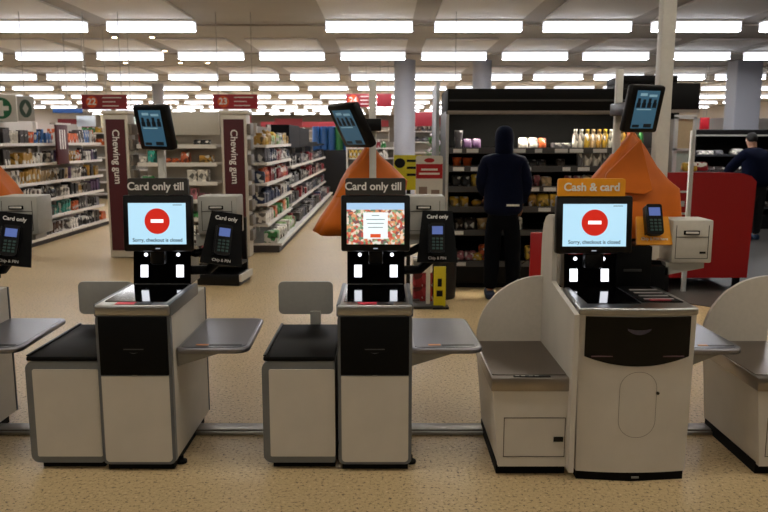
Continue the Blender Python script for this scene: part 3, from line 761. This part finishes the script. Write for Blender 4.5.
aisle_sign(-2.69, 12, 2.135, .70, .225, '23', 'hanging red aisle sign with orange disc number 23', '#a8182a')
aisle_sign(-.89, 18, 2.42, .55, .31, '24', 'hanging maroon aisle sign with orange disc number 24')
aisle_sign(-.17, 18, 2.42, .35, .31, '', 'plain maroon hanging panel just right of the number 24 sign')
aisle_sign(-8.6, 20, 1.98, .9, .22, '', 'small maroon sign above the left shelving', '#7a1f24')
aisle_sign(-2.5, 29, 1.95, 1.3, .38, '', 'distant red sign above the blue and green rolls', '#8e1f2c')
aisle_sign(.72, 24, 2.1, .9, .42, '', 'distant red sign right of the round pillar', '#8e1f2c')
aisle_sign(9.35, 20, 2.05, .35, .35, '', 'small red sign just right of the square pillar', '#b01422')
aisle_sign(7.5, 18, 1.9, .22, .28, '', 'small red sign left of the square pillar', '#b01422')
# pharmacy cross
GREEN = mat('#1d6b45', .5)
t = thing('pharmacy_sign', 'white hanging sign with a green disc and white cross', 'sign', (-5.98, 11.9, 1.93))
obj('sign_board', box(B(), -.24, .24, -.02, .02, 0, .42, .01), WHITE, t)
bm = B(); prism(bm, [(.165 * math.cos(R(a)), .21 + .165 * math.sin(R(a))) for a in range(0, 360, 12)], -.025, -.02); obj('green_disc', bm, GREEN, t)
bm = B(); box(bm, -.035, .035, -.03, -.025, .09, .33); box(bm, -.12, .12, -.0305, -.0255, .175, .245); obj('white_cross', bm, LETTER, t, False)
obj('hanging_wire', box(B(), -.004, .004, -.004, .004, .42, H - 1.93), WIRE, t, False)
t = thing('pharmacy_sign', 'grey angled sign face with a dark green disc beside the white cross sign', 'sign', (-5.66, 12.0, 1.95), R(35))
obj('sign_board', box(B(), -.13, .13, -.02, .02, 0, .38, .01), LGREY, t)
bm = B(); prism(bm, [(.09 * math.cos(R(a)), .19 + .14 * math.sin(R(a))) for a in range(0, 360, 12)], -.025, -.02); obj('green_disc', bm, mat('#30483c', .5), t)
bm = B(); prism(bm, [(.045 * math.cos(R(a)), .19 + .09 * math.sin(R(a))) for a in range(0, 360, 90)], -.03, -.025); obj('diamond', bm, LGREY, t)
obj('hanging_wire', box(B(), -.004, .004, -.004, .004, .38, H - 1.95), WIRE, t, False)
for (x0, x1, z0, z1, c, lab, y) in [(-6.1, -5.55, 2.14, 2.22, '#2a4f8a', 'thin blue sign strip hanging above the left shelves', 14.), (-5.75, -5.4, 1.9, 2.1, '#c9d3d8', 'white card sign under the blue strip', 14.2), (-5.3, -5.05, 1.9, 2.12, '#d8cfae', 'cream card sign beside the white card', 14.2), (-4.95, -4.5, 1.88, 2.08, '#c7d8cc', 'pale green card sign under the aisle 22 sign', 14.2)]:
    t = thing('card_sign', lab, 'sign', ((x0 + x1) / 2, y, z0)); L = (x1 - x0) / 2
    obj('card', box(B(), -L, L, -.01, .01, 0, z1 - z0, .003), mat(c, .5), t); obj('hanging_wire', box(B(), -.004, .004, -.004, .004, z1 - z0, H - z0), WIRE, t, False)

# ---------------------------------------------------------------- posters, plants, bins between the middle till and the fridge
t = thing('poster_stand', 'white and red promotional poster on a stand left of the fridge', 'poster', (.44, 7.3, 0))
obj('poster_board', prism(B(), rrect(-.13, .13, 1.02, 1.5, .02), -.01, .01), WHITE, t)
obj('red_band', box(B(), -.128, .128, -.014, -.01, 1.28, 1.42), RED, t, False)
obj('red_logo', prism(B(), [(.05 * math.cos(R(a)), 1.455 + .022 * math.sin(R(a))) for a in range(0, 360, 20)], -.014, -.01), RED, t)
bm = B()
for (a, b) in ((.08, 1.37), (.1, 1.33)): box(bm, -a, a, -.017, -.014, b - .012, b + .006)
obj('poster_text', bm, LETTER, t, False)
bm = B(); box(bm, -.1, -.02, -.014, -.01, 1.06, 1.2); box(bm, .02, .1, -.014, -.01, 1.09, 1.17); obj('poster_picture', bm, mat('#8a7468', .6), t, False)
obj('stand_post', box(B(), -.02, .02, .01, .04, 0, 1.3), WHITE, t, False); obj('stand_foot', box(B(), -.15, .15, -.1, .15, 0, .03, .01), DGREY, t)
t = thing('poster_stand', 'yellow and black notice partly hidden by the middle till', 'poster', (.25, 7.6, 0))
obj('poster_board', box(B(), -.15, .13, -.01, .01, 1.15, 1.5, .004), mat('#cfc41a', .5), t)
bm = B(); prism(bm, [(-.09 + .055 * math.cos(R(a)), 1.42 + .05 * math.sin(R(a))) for a in range(0, 360, 20)], -.014, -.01)
for k in range(3): box(bm, -.02, .1, -.014, -.01, 1.43 - k * .07, 1.455 - k * .07)
obj('black_print', bm, BLACK, t)
obj('stand_post', box(B(), -.02, .02, .01, .04, 0, 1.3), BLACK, t, False); obj('stand_foot', box(B(), -.12, .12, -.1, .15, 0, .03, .01), DGREY, t)
t = thing('floor_notice', 'low yellow and black notice standing on the floor by the middle till', 'notice', (.58, 7.25, 0))
obj('notice_board', box(B(), -.09, .03, -.01, .01, .02, .42, .004), mat('#d6c417', .5), t)
bm = B(); box(bm, -.06, .0, -.014, -.01, .12, .18); box(bm, -.05, -.01, -.014, -.01, .22, .3); obj('black_print', bm, BLACK, t, False)
obj('notice_foot', box(B(), -.1, .06, -.06, .06, 0, .02), BLACK, t, False)
for i, (x, z0, c) in enumerate([(.40, 0, 'red'), (.40, .15, 'red'), (.40, .30, 'white')]):
    o = product('packet', c, x, 7.65, z0, .2, .2, .15, 'the stack on the floor left of the fridge')
o = obj('waste_bin', lathe(B(), [(.11, 0), (.125, .02), (.135, .46), (.14, .48), (.14, .52), (.1, .55)], seg=20), mat('#17171a', .5)); o.location = (.63, 7.75, 0)
tag(o, 'dark round bin standing in front of the left end of the fridge', 'bin')
o = obj('queue_barrier', box(B(), -.075, .12, -.02, .02, .1, .8, .01), RED); o.location = (1.44, 6.9, 0)
tag(o, 'small red upright panel between the standing man and the cash till', 'barrier')
obj('panel_foot', box(B(), -.1, .14, -.15, .15, 0, .1), BLACK, o, False)
# plants
for i, (x, y) in enumerate([(.95, 14.0), (1.42, 14.2)]):
    t = thing('potted_plant', 'green leafy plant with pale flowers %s behind the posters' % ['nearer the pillar', 'nearer the fridge'][i], 'plant', (x, y, 0), 0, 'plants behind the posters')
    obj('stand', box(B(), -.2, .2, -.2, .2, 0, 1.0, .02), mat('#8d8a80', .5), t)
    obj('pot', lathe(B(), [(.1, 1.0), (.14, 1.2), (.15, 1.22)], seg=16), WHITE, t)
    bm = B(); bf = B()
    for k in range(80):
        a = random.uniform(0, 6.28); rr = random.uniform(.02, .24); z = 1.2 + random.uniform(0, .5)
        p = Vector((rr * math.cos(a), rr * math.sin(a), z)); d = Vector((math.cos(a), math.sin(a), .6)).normalized(); s = d.cross(Vector((0, 0, 1))).normalized() * .03
        vs = [bm.verts.new(q) for q in (p - d * .03, p + s, p + d * .1, p - s)]; bm.faces.new(vs)
        if k % 6 == 0: bmesh.ops.create_icosphere(bf, subdivisions=1, radius=.03, matrix=Matrix.Translation(p + Vector((0, 0, .1))))
    obj('foliage', bm, mat('#4c8a46', .6), t, False); obj('flowers', bf, mat('#c9bcc4', .6), t)
t = thing('promo_sign', 'rounded green and white hanging sign left of the fridge top', 'sign', (1.12, 12.0, 1.72))
obj('green_half', prism(B(), rrect(-.12, .14, 0, .2, .02), -.01, .01), mat('#138a4a', .5), t); obj('white_half', prism(B(), rrect(-.12, .14, .2, .34, (0, 0, .1, .1)), -.01, .01), WHITE, t)
obj('hanging_wire', box(B(), -.004, .004, -.004, .004, .34, H - 1.72), WIRE, t, False)

# ---------------------------------------------------------------- the fridge
FX0, FX1, FY0, FY1 = .71, 2.95, 8.3, 9.15
FB = mat('#070607', .6, spec=.2); FG = mat('#3b3d40', .4)
t = thing('open_fridge', 'long black open fronted supermarket fridge behind the cash till', 'fridge', (0, 0, 0))
obj('back_panel', box(B(), FX0, FX1, FY1 - .05, FY1, 0, 2.2), mat('#060606', .7, spec=.15), t, False)
obj('canopy', box(B(), FX0 - .02, FX1 + .02, FY0 - .05, FY1, 1.96, 2.2, .01), FB, t)
obj('canopy_trim', box(B(), FX0 - .02, FX1 + .02, FY0 - .065, FY0 - .05, 1.925, 1.965, .004), mat('#8a8078', .4, .3), t)
obj('canopy_line', box(B(), FX0, FX1, FY0 - .058, FY0 - .05, 2.065, 2.085), mat('#4a4a4a', .4, .3), t, False)
for a, b in ((FX0 - .03, FX0), (FX1, FX1 + .03)):
    sp = obj('side_panel', box(B(), a, b, FY0 + .0, FY1, 0, 1.96), mat('#1d1c1e', .4), t, False)
    obj('side_edge', box(B(), a, b, FY0 - .012, FY0, .25, 1.93), mat('#b9bcc0', .4, .3), sp, False)
bw = obj('base_well', box(B(), FX0, FX1, FY0 - .05, FY1 - .05, .06, .30, .01), FB, t); obj('kick_plate', box(B(), FX0, FX1, FY0, FY1 - .1, 0, .06), PLINTH, t, False)
obj('added_canopy_lamp', box(B(), FX0 + .1, FX1 - .1, FY0 + .0, FY0 + .08, 1.945, 1.958), emit('#fff4e0', 36, 'added_fridge_lamp'), t, False)  # unseen lamp added behind the trim to brighten the shelves
ZF = [.31, .655, .915, 1.14, 1.363, 1.562]
LBL = mat('#e6e8ec', .5)
for i, z in enumerate(ZF):
    if i: s = obj('shelf', box(B(), FX0, FX1, FY0 + .02, FY1 - .05, z - .025, z - .005), mat('#2b2b2e', .4, .3), t, False)
    else: s = bw
    s2 = obj('price_rail', box(B(), FX0, FX1, FY0 - .02 if i else FY0 - .07, FY0 + .02 if i else FY0 - .05, z - .06, z + .005), mat('#46474c', .4), t, False)
    bm = B(); x = FX0 + .05
    yy = (FY0 - .02 if i else FY0 - .07) - .003
    while x < FX1 - .2:
        ww = random.uniform(.07, .17)
        if random.random() < .62: box(bm, x, x + ww, yy, yy + .003, z - .05, z - .008)
        x += ww + random.uniform(.02, .12)
    obj('price_strip_marking', bm, LBL, s2, False)
FS = ['base', 'lowest', 'second', 'third', 'fourth', 'top']
def fp_(kind, col, x0, x1, z, h, si, wr=(.08, .1), skip=0, yoff=0):
    skip *= .5; h *= 1.1
    fill_x(FY0 + .03 + yoff, x0, x1, z - .005, h, .14, col, kind, 'the %s shelf of the open fridge' % FS[si], wr=wr, skip=skip, prof=(.85, 1))
# top shelf
fp_(['tub'], ['white', 'grey'], .78, .9, 1.562, .20, 5); fp_(['bag'], ['purple', 'pink', 'grey'], .88, 1.15, 1.562, .10, 5)
fp_(['bag'], ['orange', 'white', 'orange'], 1.5, 1.85, 1.562, .12, 5); fp_(['packet'], ['dark brown', 'grey'], 1.87, 2.1, 1.562, .06, 5)
x = 2.12
for i, c in enumerate(['white', 'white', 'yellow', 'cream', 'gold', 'yellow', 'white', 'white', 'gold', 'orange', 'brown', 'green', 'pale green', 'green', 'white', 'green', 'orange', 'gold', 'brown', 'orange', 'gold', 'yellow', 'white']):
    if x > 2.9: break
    product('bottle', c, x, FY0 + .08, 1.557, .064, .064, .21, 'the top shelf of the open fridge'); x += .066
fp_(['tub', 'tub'], ['orange', 'orange', 'red'], .76, 1.1, 1.363, .1, 4, (.09, .12)); fp_(['bag'], ['black', 'dark brown'], 1.5, 2.1, 1.363, .08, 4, skip=.3)
fp_(['packet', 'tub'], ['white', 'dark brown', 'grey', 'black'], 2.15, 2.9, 1.363, .15, 4, (.06, .09), .15)
fp_(['bag'], ['yellow', 'pale green', 'black', 'yellow'], .76, 1.12, 1.14, .13, 3, (.08, .11)); fp_(['bag', 'tub'], ['brown', 'pink', 'orange', 'cream'], 1.5, 2.6, 1.14, .12, 3, (.07, .12), .1); fp_(['packet'], ['white', 'grey', 'gold'], 2.6, 2.9, 1.14, .12, 3)
fp_(['fruit'], ['yellow'], .98, 1.1, .915, .08, 2, (.1, .12)); fp_(['fruit'], ['red'], 1.12, 1.3, .915, .09, 2, (.11, .13))
fp_(['bag', 'packet'], ['orange', 'yellow', 'purple', 'gold'], 1.62, 2.6, .915, .14, 2, (.08, .14), .05); fp_(['packet'], ['brown', 'white', 'red'], 2.6, 2.9, .915, .13, 2)
fp_(['tub', 'bag'], ['brown', 'cream', 'dark brown'], .8, 1.3, .655, .13, 1, (.09, .13), .2); fp_(['bag', 'tub'], ['white', 'dark brown', 'pale green', 'cream'], 1.7, 2.9, .655, .13, 1, (.1, .16), .25)
fp_(['bag'], ['pink'], .78, 1.05, .31, .1, 0, (.12, .14)); fp_(['bag'], ['orange', 'brown', 'orange'], 1.08, 1.32, .31, .17, 0, (.13, .15)); fp_(['bag'], ['orange', 'yellow'], 1.0, 1.25, .31, .08, 0, (.1, .12), 0, -.06 + .03)
fp_(['bag'], ['yellow', 'pale green'], 1.48, 2.0, .31, .15, 0, (.09, .12), .3); fp_(['bag'], ['orange', 'pink', 'brown'], 2.3, 2.9, .31, .13, 0, (.12, .16))
fp_(['bag', 'tub'], ['orange', 'pink', 'cream'], 1.1, 1.28, 1.363, .1, 4, (.08, .1)); fp_(['bag'], ['orange', 'yellow', 'red'], .74, .96, .915, .12, 2, (.09, .11))
fp_(['bag', 'tub'], ['brown', 'orange', 'white'], 1.32, 1.66, .655, .14, 1, (.09, .12)); fp_(['bag', 'packet'], ['orange', 'pink', 'white', 'green'], 1.14, 1.5, 1.14, .12, 3, (.08, .1))
# upright end panel left of fridge
t = thing('fridge_end_panel', 'tall pale metal edged panel standing left of the fridge', 'panel', (.66, 9.2, 0))
obj('panel', box(B(), -.02, .0, 0, .9, 0, 2.32, .005), mat('#5f6266', .4, .3), t); obj('panel_edge', box(B(), -.03, .012, -.02, 0, 0, 2.34), mat('#a9adb2', .35, .4), t, False)

t = thing('open_fridge', 'second black fridge canopy further back, beyond the tall pale pole', 'fridge', (3.0, 9.6, 0))
obj('back_panel', box(B(), 0, 1.0, .7, .75, 0, 2.3), FB, t, False); obj('canopy', box(B(), 0, .98, 0, .7, 2.02, 2.36, .01), FB, t); obj('canopy_top', box(B(), 0, .68, -.02, .7, 2.36, 2.45, .01), FB, t)
obj('canopy_trim', box(B(), 0, .98, -.015, 0, 1.99, 2.03), mat('#8a8078', .4, .3), t, False); obj('canopy_badge', box(B(), .3, .6, -.004, 0, 2.14, 2.17), mat('#8d9094', .4), t, False)
for z in (.5, .9, 1.3, 1.62): obj('shelf', box(B(), 0, .98, .05, .7, z - .03, z), mat('#5a5b5f', .4), t, False)
obj('base_well', box(B(), 0, .98, 0, .7, 0, .3), FB, t, False)
fill_x(9.66, 3.02, 3.95, 1.62, .25, .2, ['yellow', 'pale green', 'cream'], ['bottle', 'packet'], 'the top shelf of the second fridge', wr=(.1, .14))
fill_x(9.66, 3.02, 3.95, 1.30, .2, .2, ['white', 'brown', 'yellow'], ['packet'], 'the lower shelf of the second fridge', wr=(.1, .14))
# white glass case right of the big pole
WG = mat('#c9ccce', .4)
t = thing('glass_case', 'white framed glass display case between the tall pole and the red counter', 'display case', (3.53, 9.16, 0))
bm = B()
for x in (0, .22): box(bm, x - .02, x + .02, -.02, .02, 0, 1.93)
box(bm, -.02, .24, -.02, .02, 1.9, 1.95); box(bm, -.02, .24, -.02, .02, 1.52, 1.55)
obj('case_frame', bm, WG, t, False)
obj('upper_pane', box(B(), .02, .20, -.005, .005, 1.55, 1.9), mat('#b9a78a', .25), t, False)
obj('lower_pane', box(B(), .02, .20, -.005, .005, .5, 1.52), mat('#a9b9b4', .2), t, False)
obj('case_back', box(B(), -.02, .24, .02, .3, 0, 1.9), LGREY, t, False)
o = obj('barrier_post', box(B(), -.022, .022, -.022, .022, 0, 1.75, .005), WG); o.location = (3.30, 8.08, 0); tag(o, 'thin white upright post in front of the red counter', 'post')

# red counter
t = thing('red_counter', 'big plain red counter end with a rounded top corner', 'counter', (3.02, 8.2, 0))
bm = B(); prism(bm, [(0, .13), (1.03, .13), (1.06, 1.2), (1.0, 1.26), (.9, 1.29), (.7, 1.3), (0, 1.3)], 0, .05); obj('front_board', bm, RED, t)
obj('counter_body', box(B(), .02, .98, .05, .9, .13, 1.18), mat('#a00c16', .5), t, False)
for x, y in ((.1, .05), (.93, .05), (.1, .8), (.93, .8)): obj('leg', box(B(), x - .03, x + .03, y - .03, y + .03, 0, .13), BLACK, t, False)
for z in (.84, 1.08): obj('white_ledge', box(B(), -.0, .33, -.03, 0, z, z + .02), WG, t, False)
obj('ledge_tag', box(B(), .15, .27, -.035, -.03, .93, .99), WG, t, False)
for i, (c, x) in enumerate([('yellow', 3.45), ('red', 3.62), ('yellow', 3.55)]):
    product('bag', c, x, 8.5 + .1 * i, 1.30 if i < 2 else 1.30, .16, .1, .1, 'top of the red counter', R(20 * i))
# dark low fridge in the far right
t = thing('low_fridge', 'low black fridge row behind the leaning shopper on the right', 'fridge', (4.6, 13.9, 0))
obj('back_panel', box(B(), 0, 6, .7, .8, 0, 1.75), FB, t, False); obj('canopy', box(B(), 0, 6, .1, .8, 1.72, 1.84, .01), FB, t); obj('canopy_trim', box(B(), 0, 6, .09, .1, 1.72, 1.75), LGREY, t, False)
for z in (.4, .75, 1.08, 1.38): obj('shelf', box(B(), 0, 6, .1, .7, z - .03, z), FG, t, False)
obj('base_well', box(B(), 0, 6, 0, .7, 0, .25), FB, t, False)
for z, n_ in ((.4, 'lowest'), (.75, 'second'), (1.08, 'third'), (1.38, 'top')):
    fill_x(14.0, 4.65, 10.4, z, .12, .3, ['white', 'grey', 'black', 'dark brown'], ['bag'], 'the %s shelf of the low right hand fridge' % n_, wr=(.12, .2), skip=.3)
o = obj('orange_board', box(B(), 4.3, 4.9, 17, 17.05, 1.75, 2.15, .01), mat('#c98a30', .5)); tag(o, 'orange brown picture panel high beyond the glass case', 'sign')
obj('board_stand', box(B(), 4.55, 4.62, 17.05, 17.1, 0, 1.8), LGREY, o, False)
t = thing('white_partition', 'white low partition wall with dark windows beyond the right hand fridge', 'partition', (4.6, 21, 0))
obj('panel', box(B(), 0, 12, 0, .1, 0, 2.25), WHITE, t, False); obj('dark_band', box(B(), 0, 12, -.02, 0, 1.65, 1.8), DGREY, t, False)
# floor level produce baskets near right edge
t = thing('produce_basket', 'basket of pale produce on the dark floor by the right edge', 'basket', (6.6, 11.2, 0))
obj('basket_body', box(B(), -.3, .3, -.2, .2, .45, .62, .03), mat('#7a5a3c', .7), t)
obj('basket_stand', box(B(), -.25, .25, -.15, .15, 0, .45), FB, t, False)
for k in range(6): product('fruit', random.choice(['cream', 'white', 'gold']), 6.4 + .08 * k, 11.15 + .06 * (k % 2), .62, .1, .1, .09, 'the produce basket by the right edge')

# ---------------------------------------------------------------- people
def skin(name, verts, edges, radii, m, parent, root=0, sub=2):
    me = bpy.data.meshes.new(name); me.from_pydata(verts, edges, []); me.update()
    o = bpy.data.objects.new(name, me); COL.objects.link(o); o.parent = parent; me.materials.append(m)
    md = o.modifiers.new('skin', 'SKIN'); md.use_smooth_shade = True; md.branch_smoothing = .4
    lay = me.skin_vertices[0].data
    for i, r in enumerate(radii):
        lay[i].radius = r if isinstance(r, tuple) else (r, r); lay[i].use_root = (i == root)
    s = o.modifiers.new('sub', 'SUBSURF'); s.levels = sub; s.render_levels = sub
    return o
SKIN = mat('#b98a70', .55); NAVY = mat('#080f25', .9, spec=.1, noise=.12, scale=30); JEANS = mat('#06080e', .9, spec=.1, noise=.1, scale=40); SHOE = mat('#1c3552', .6)
def chain(V, E, Rr, start, pts):
    prev = start; ids = []
    for (p, r) in pts:
        V.append(p); Rr.append(r); i = len(V) - 1
        if prev is not None: E.append((prev, i))
        prev = i; ids.append(i)
    return ids
def person(label, loc, rz, hood, sh, lean, armL, armR, legs, navy=NAVY, jeans=JEANS, girth=1.0):
    """local frame: person faces +Y; sh = shoulder height; lean = forward shift of the shoulders"""
    t = thing('person', label, 'person', loc, rz)
    hip = .93; k = sh / 1.47
    P = lambda x, y, z: (x, y + lean * max(0, (z - hip)) / (sh - hip) if z > hip else y, z)
    V, E, Q = [], [], []
    pel = chain(V, E, Q, None, [((0, 0, hip), (.15, .11))])[0]
    sp = chain(V, E, Q, pel, [(P(0, 0, hip + .16 * k), (.135, .10)), (P(0, .0, hip + .34 * k), (.155, .11)), (P(0, 0, sh - .03), (.10, .08))])
    nk = chain(V, E, Q, sp[-1], [(P(0, .02, sh + .06), (.055, .055)), (P(0, .04, sh + .15), (.078, .09)), (P(0, .045, sh + .245), (.075, .09)), (P(0, .04, sh + .30), (.045, .055))])
    arms = []
    for s, arm in ((-1, armL), (1, armR)):
        shd = P(s * .175, 0, sh - .04)
        a = chain(V, E, Q, sp[-1], [(shd, .055), (arm[0], .042), (arm[1], .028)]); arms.append((shd, arm))
        wr = Vector(arm[1]); dr = (wr - Vector(arm[0])).normalized()
        side = dr.cross(Vector((0, 1, 0))).normalized() if abs(dr.y) < .9 else Vector((1, 0, 0))
        palm = chain(V, E, Q, a[-1], [(tuple(wr + dr * .06), (.036, .018))])[0]
        for f in range(4):
            o_ = side * (-.027 + f * .018); L = (.07, .082, .076, .06)[f]; cu = Vector((0, .02, 0))
            chain(V, E, Q, palm, [(tuple(wr + dr * .09 + o_), .009), (tuple(wr + dr * (.09 + L * .55) + o_ + cu * .6), .008), (tuple(wr + dr * (.09 + L) + o_ + cu * 1.6), .0065)])
        chain(V, E, Q, palm, [(tuple(wr + dr * .06 + side * -.042 + Vector((0, .015, 0))), .010), (tuple(wr + dr * .095 + side * -.055 + Vector((0, .03, 0))), .008)])
    for s, lg in ((-1, legs[0]), (1, legs[1])):
        kn, an = lg
        chain(V, E, Q, pel, [((s * .09, 0, hip - .09), (.085, .085)), (kn, .055), (an, .035), ((an[0], an[1] + .05, .035), (.035, .03)), ((an[0] + s * .01, an[1] + .17, .03), (.032, .022))])
    skin('body', V, E, Q, SKIN, t)
    # jacket
    V, E, Q = [], [], []
    a = chain(V, E, Q, None, [((0, 0, hip - .08), (.20, .155)), (P(0, 0, hip + .06), (.205, .15)), (P(0, 0, hip + .2 * k), (.205, .15)), (P(0, 0, hip + .36 * k), (.215, .15)), (P(0, 0, sh - .04), (.165, .12)), (P(0, .02, sh + .04), (.07, .075))])
    Q = [(q[0] * girth, q[1] * girth) for q in Q]
    for shd, arm in arms:
        el = Vector(arm[0]); wr = Vector(arm[1]); sv = Vector(shd)
        chain(V, E, Q, a[4], [(tuple(sv), .088 * girth), (tuple((sv + el) / 2), .08 * girth), (tuple(el), .07 * girth), (tuple((el + wr) / 2), .06), (tuple(wr * .93 + el * .07), .042)])
    skin('hooded_top' if hood else 'jacket', V, E, Q, navy, t)
    if hood:
        V, E, Q = [], [], []
        chain(V, E, Q, None, [(P(0, .0, sh + .0), (.115, .10)), (P(0, .01, sh + .09), (.10, .105)), (P(0, .022, sh + .19), (.108, .122)), (P(0, .028, sh + .27), (.10, .115)), (P(0, .03, sh + .325), (.055, .07))])
        skin('hood', V, E, Q, navy, t)
    else:
        V, E, Q = [], [], []
        chain(V, E, Q, None, [(P(0, .005, sh + .13), (.066, .07)), (P(0, .015, sh + .2), (.088, .1)), (P(0, .03, sh + .27), (.08, .095)), (P(0, .03, sh + .315), (.045, .05))])
        skin('hair', V, E, Q, mat('#17120f', .8), t)
    V, E, Q = [], [], []
    c = chain(V, E, Q, None, [((0, 0, hip + .09), (.165, .125)), ((0, 0, hip - .04), (.165, .13))])
    for s, lg in ((-1, legs[0]), (1, legs[1])):
        kn, an = lg
        chain(V, E, Q, c[1], [((s * .095, 0, hip - .16), (.1, .1)), ((kn[0], kn[1], kn[2] + .02), .092), (((kn[0] + an[0]) / 2, (kn[1] + an[1]) / 2, (kn[2] + an[2]) / 2), .085), ((an[0], an[1], an[2] - .0), .075)])
        sh_ = B(); box(sh_, an[0] - .05, an[0] + .05, an[1] - .08, an[1] + .2, 0, .09, .035, 3); obj('shoe', sh_, SHOE, t)
    skin('jeans', V, E, Q, jeans, t)
    # face
    for s in (-1, 1):
        bm = B(); bmesh.ops.create_icosphere(bm, subdivisions=2, radius=.013, matrix=Matrix.Translation(P(s * .032, .125, sh + .185))); obj('eye', bm, WHITE, t)
    bm = B(); bmesh.ops.create_cone(bm, segments=8, radius1=.018, radius2=.006, depth=.045, matrix=Matrix.Translation(P(0, .135, sh + .155))); obj('nose', bm, SKIN, t)
    bm = B(); box(bm, -.025, .025, .118 + lean, .128 + lean, sh + .105, sh + .115, .003); obj('mouth', bm, mat('#8c4a40', .5), t)
    return t
p1 = person('person in a dark navy hooded top and dark jeans standing facing the fridge, back turned', (1.235, 7.72, 0), R(-4), True, 1.475, .03,
       ((-.225, .04, 1.19), (-.17, .22, 1.06)), ((.235, .02, 1.18), (.2, .15, .98)),
       (((-.10, .04, .50), (-.12, -.02, .09)), ((.11, .02, .50), (.12, .02, .09))), girth=1.08)
o = obj('waist_stripe', box(B(), .02, .15, -.150, -.14, .985, 1.005), LETTER, p1, False)
p2 = person('person in a dark navy jacket leaning forward over the counter at the right edge', (6.12, 12.3, 0), R(12), False, 1.46, .12,
       ((-.22, .42, 1.15), (-.15, .62, 1.08)), ((.24, .40, 1.12), (.2, .6, 1.02)),
       (((-.1, .02, .50), (-.10, .0, .09)), ((.1, .05, .50), (.12, .1, .09))), NAVY, mat('#101115', .9), 1.25)
# wire basket carried by the man
t = thing('shopping_basket', 'wire shopping basket with red lining held low beside the hooded person', 'basket', (1.5, 7.40, 0))
bm = B()
for z in (0, .12, .24):
    s = .11 + z * .12
    for a, b in (((-s, -s * .8), (s, -s * .8)), ((s, -s * .8), (s, s * .8)), ((s, s * .8), (-s, s * .8)), ((-s, s * .8), (-s, -s * .8))): tube(bm, [(a[0], a[1], z), (b[0], b[1], z)], .004, 6)
for k in range(7):
    u = -1 + k / 3
    for sy in (-1, 1): tube(bm, [(u * .11, sy * .088, 0), (u * .139, sy * .111, .24)], .003, 6)
obj('wire_frame', bm, LGREY, t)
obj('handle', tube(B(), [(-.135, 0, .24), (-.12, 0, .42), (0, 0, .5), (.12, 0, .42), (.135, 0, .24)], .006, 8), MATTE, t)
bm = B(); prism(bm, [(-.1, .01), (.02, .01), (-.06, .2)], -.05, .05); obj('red_lining', bm, RED, t)
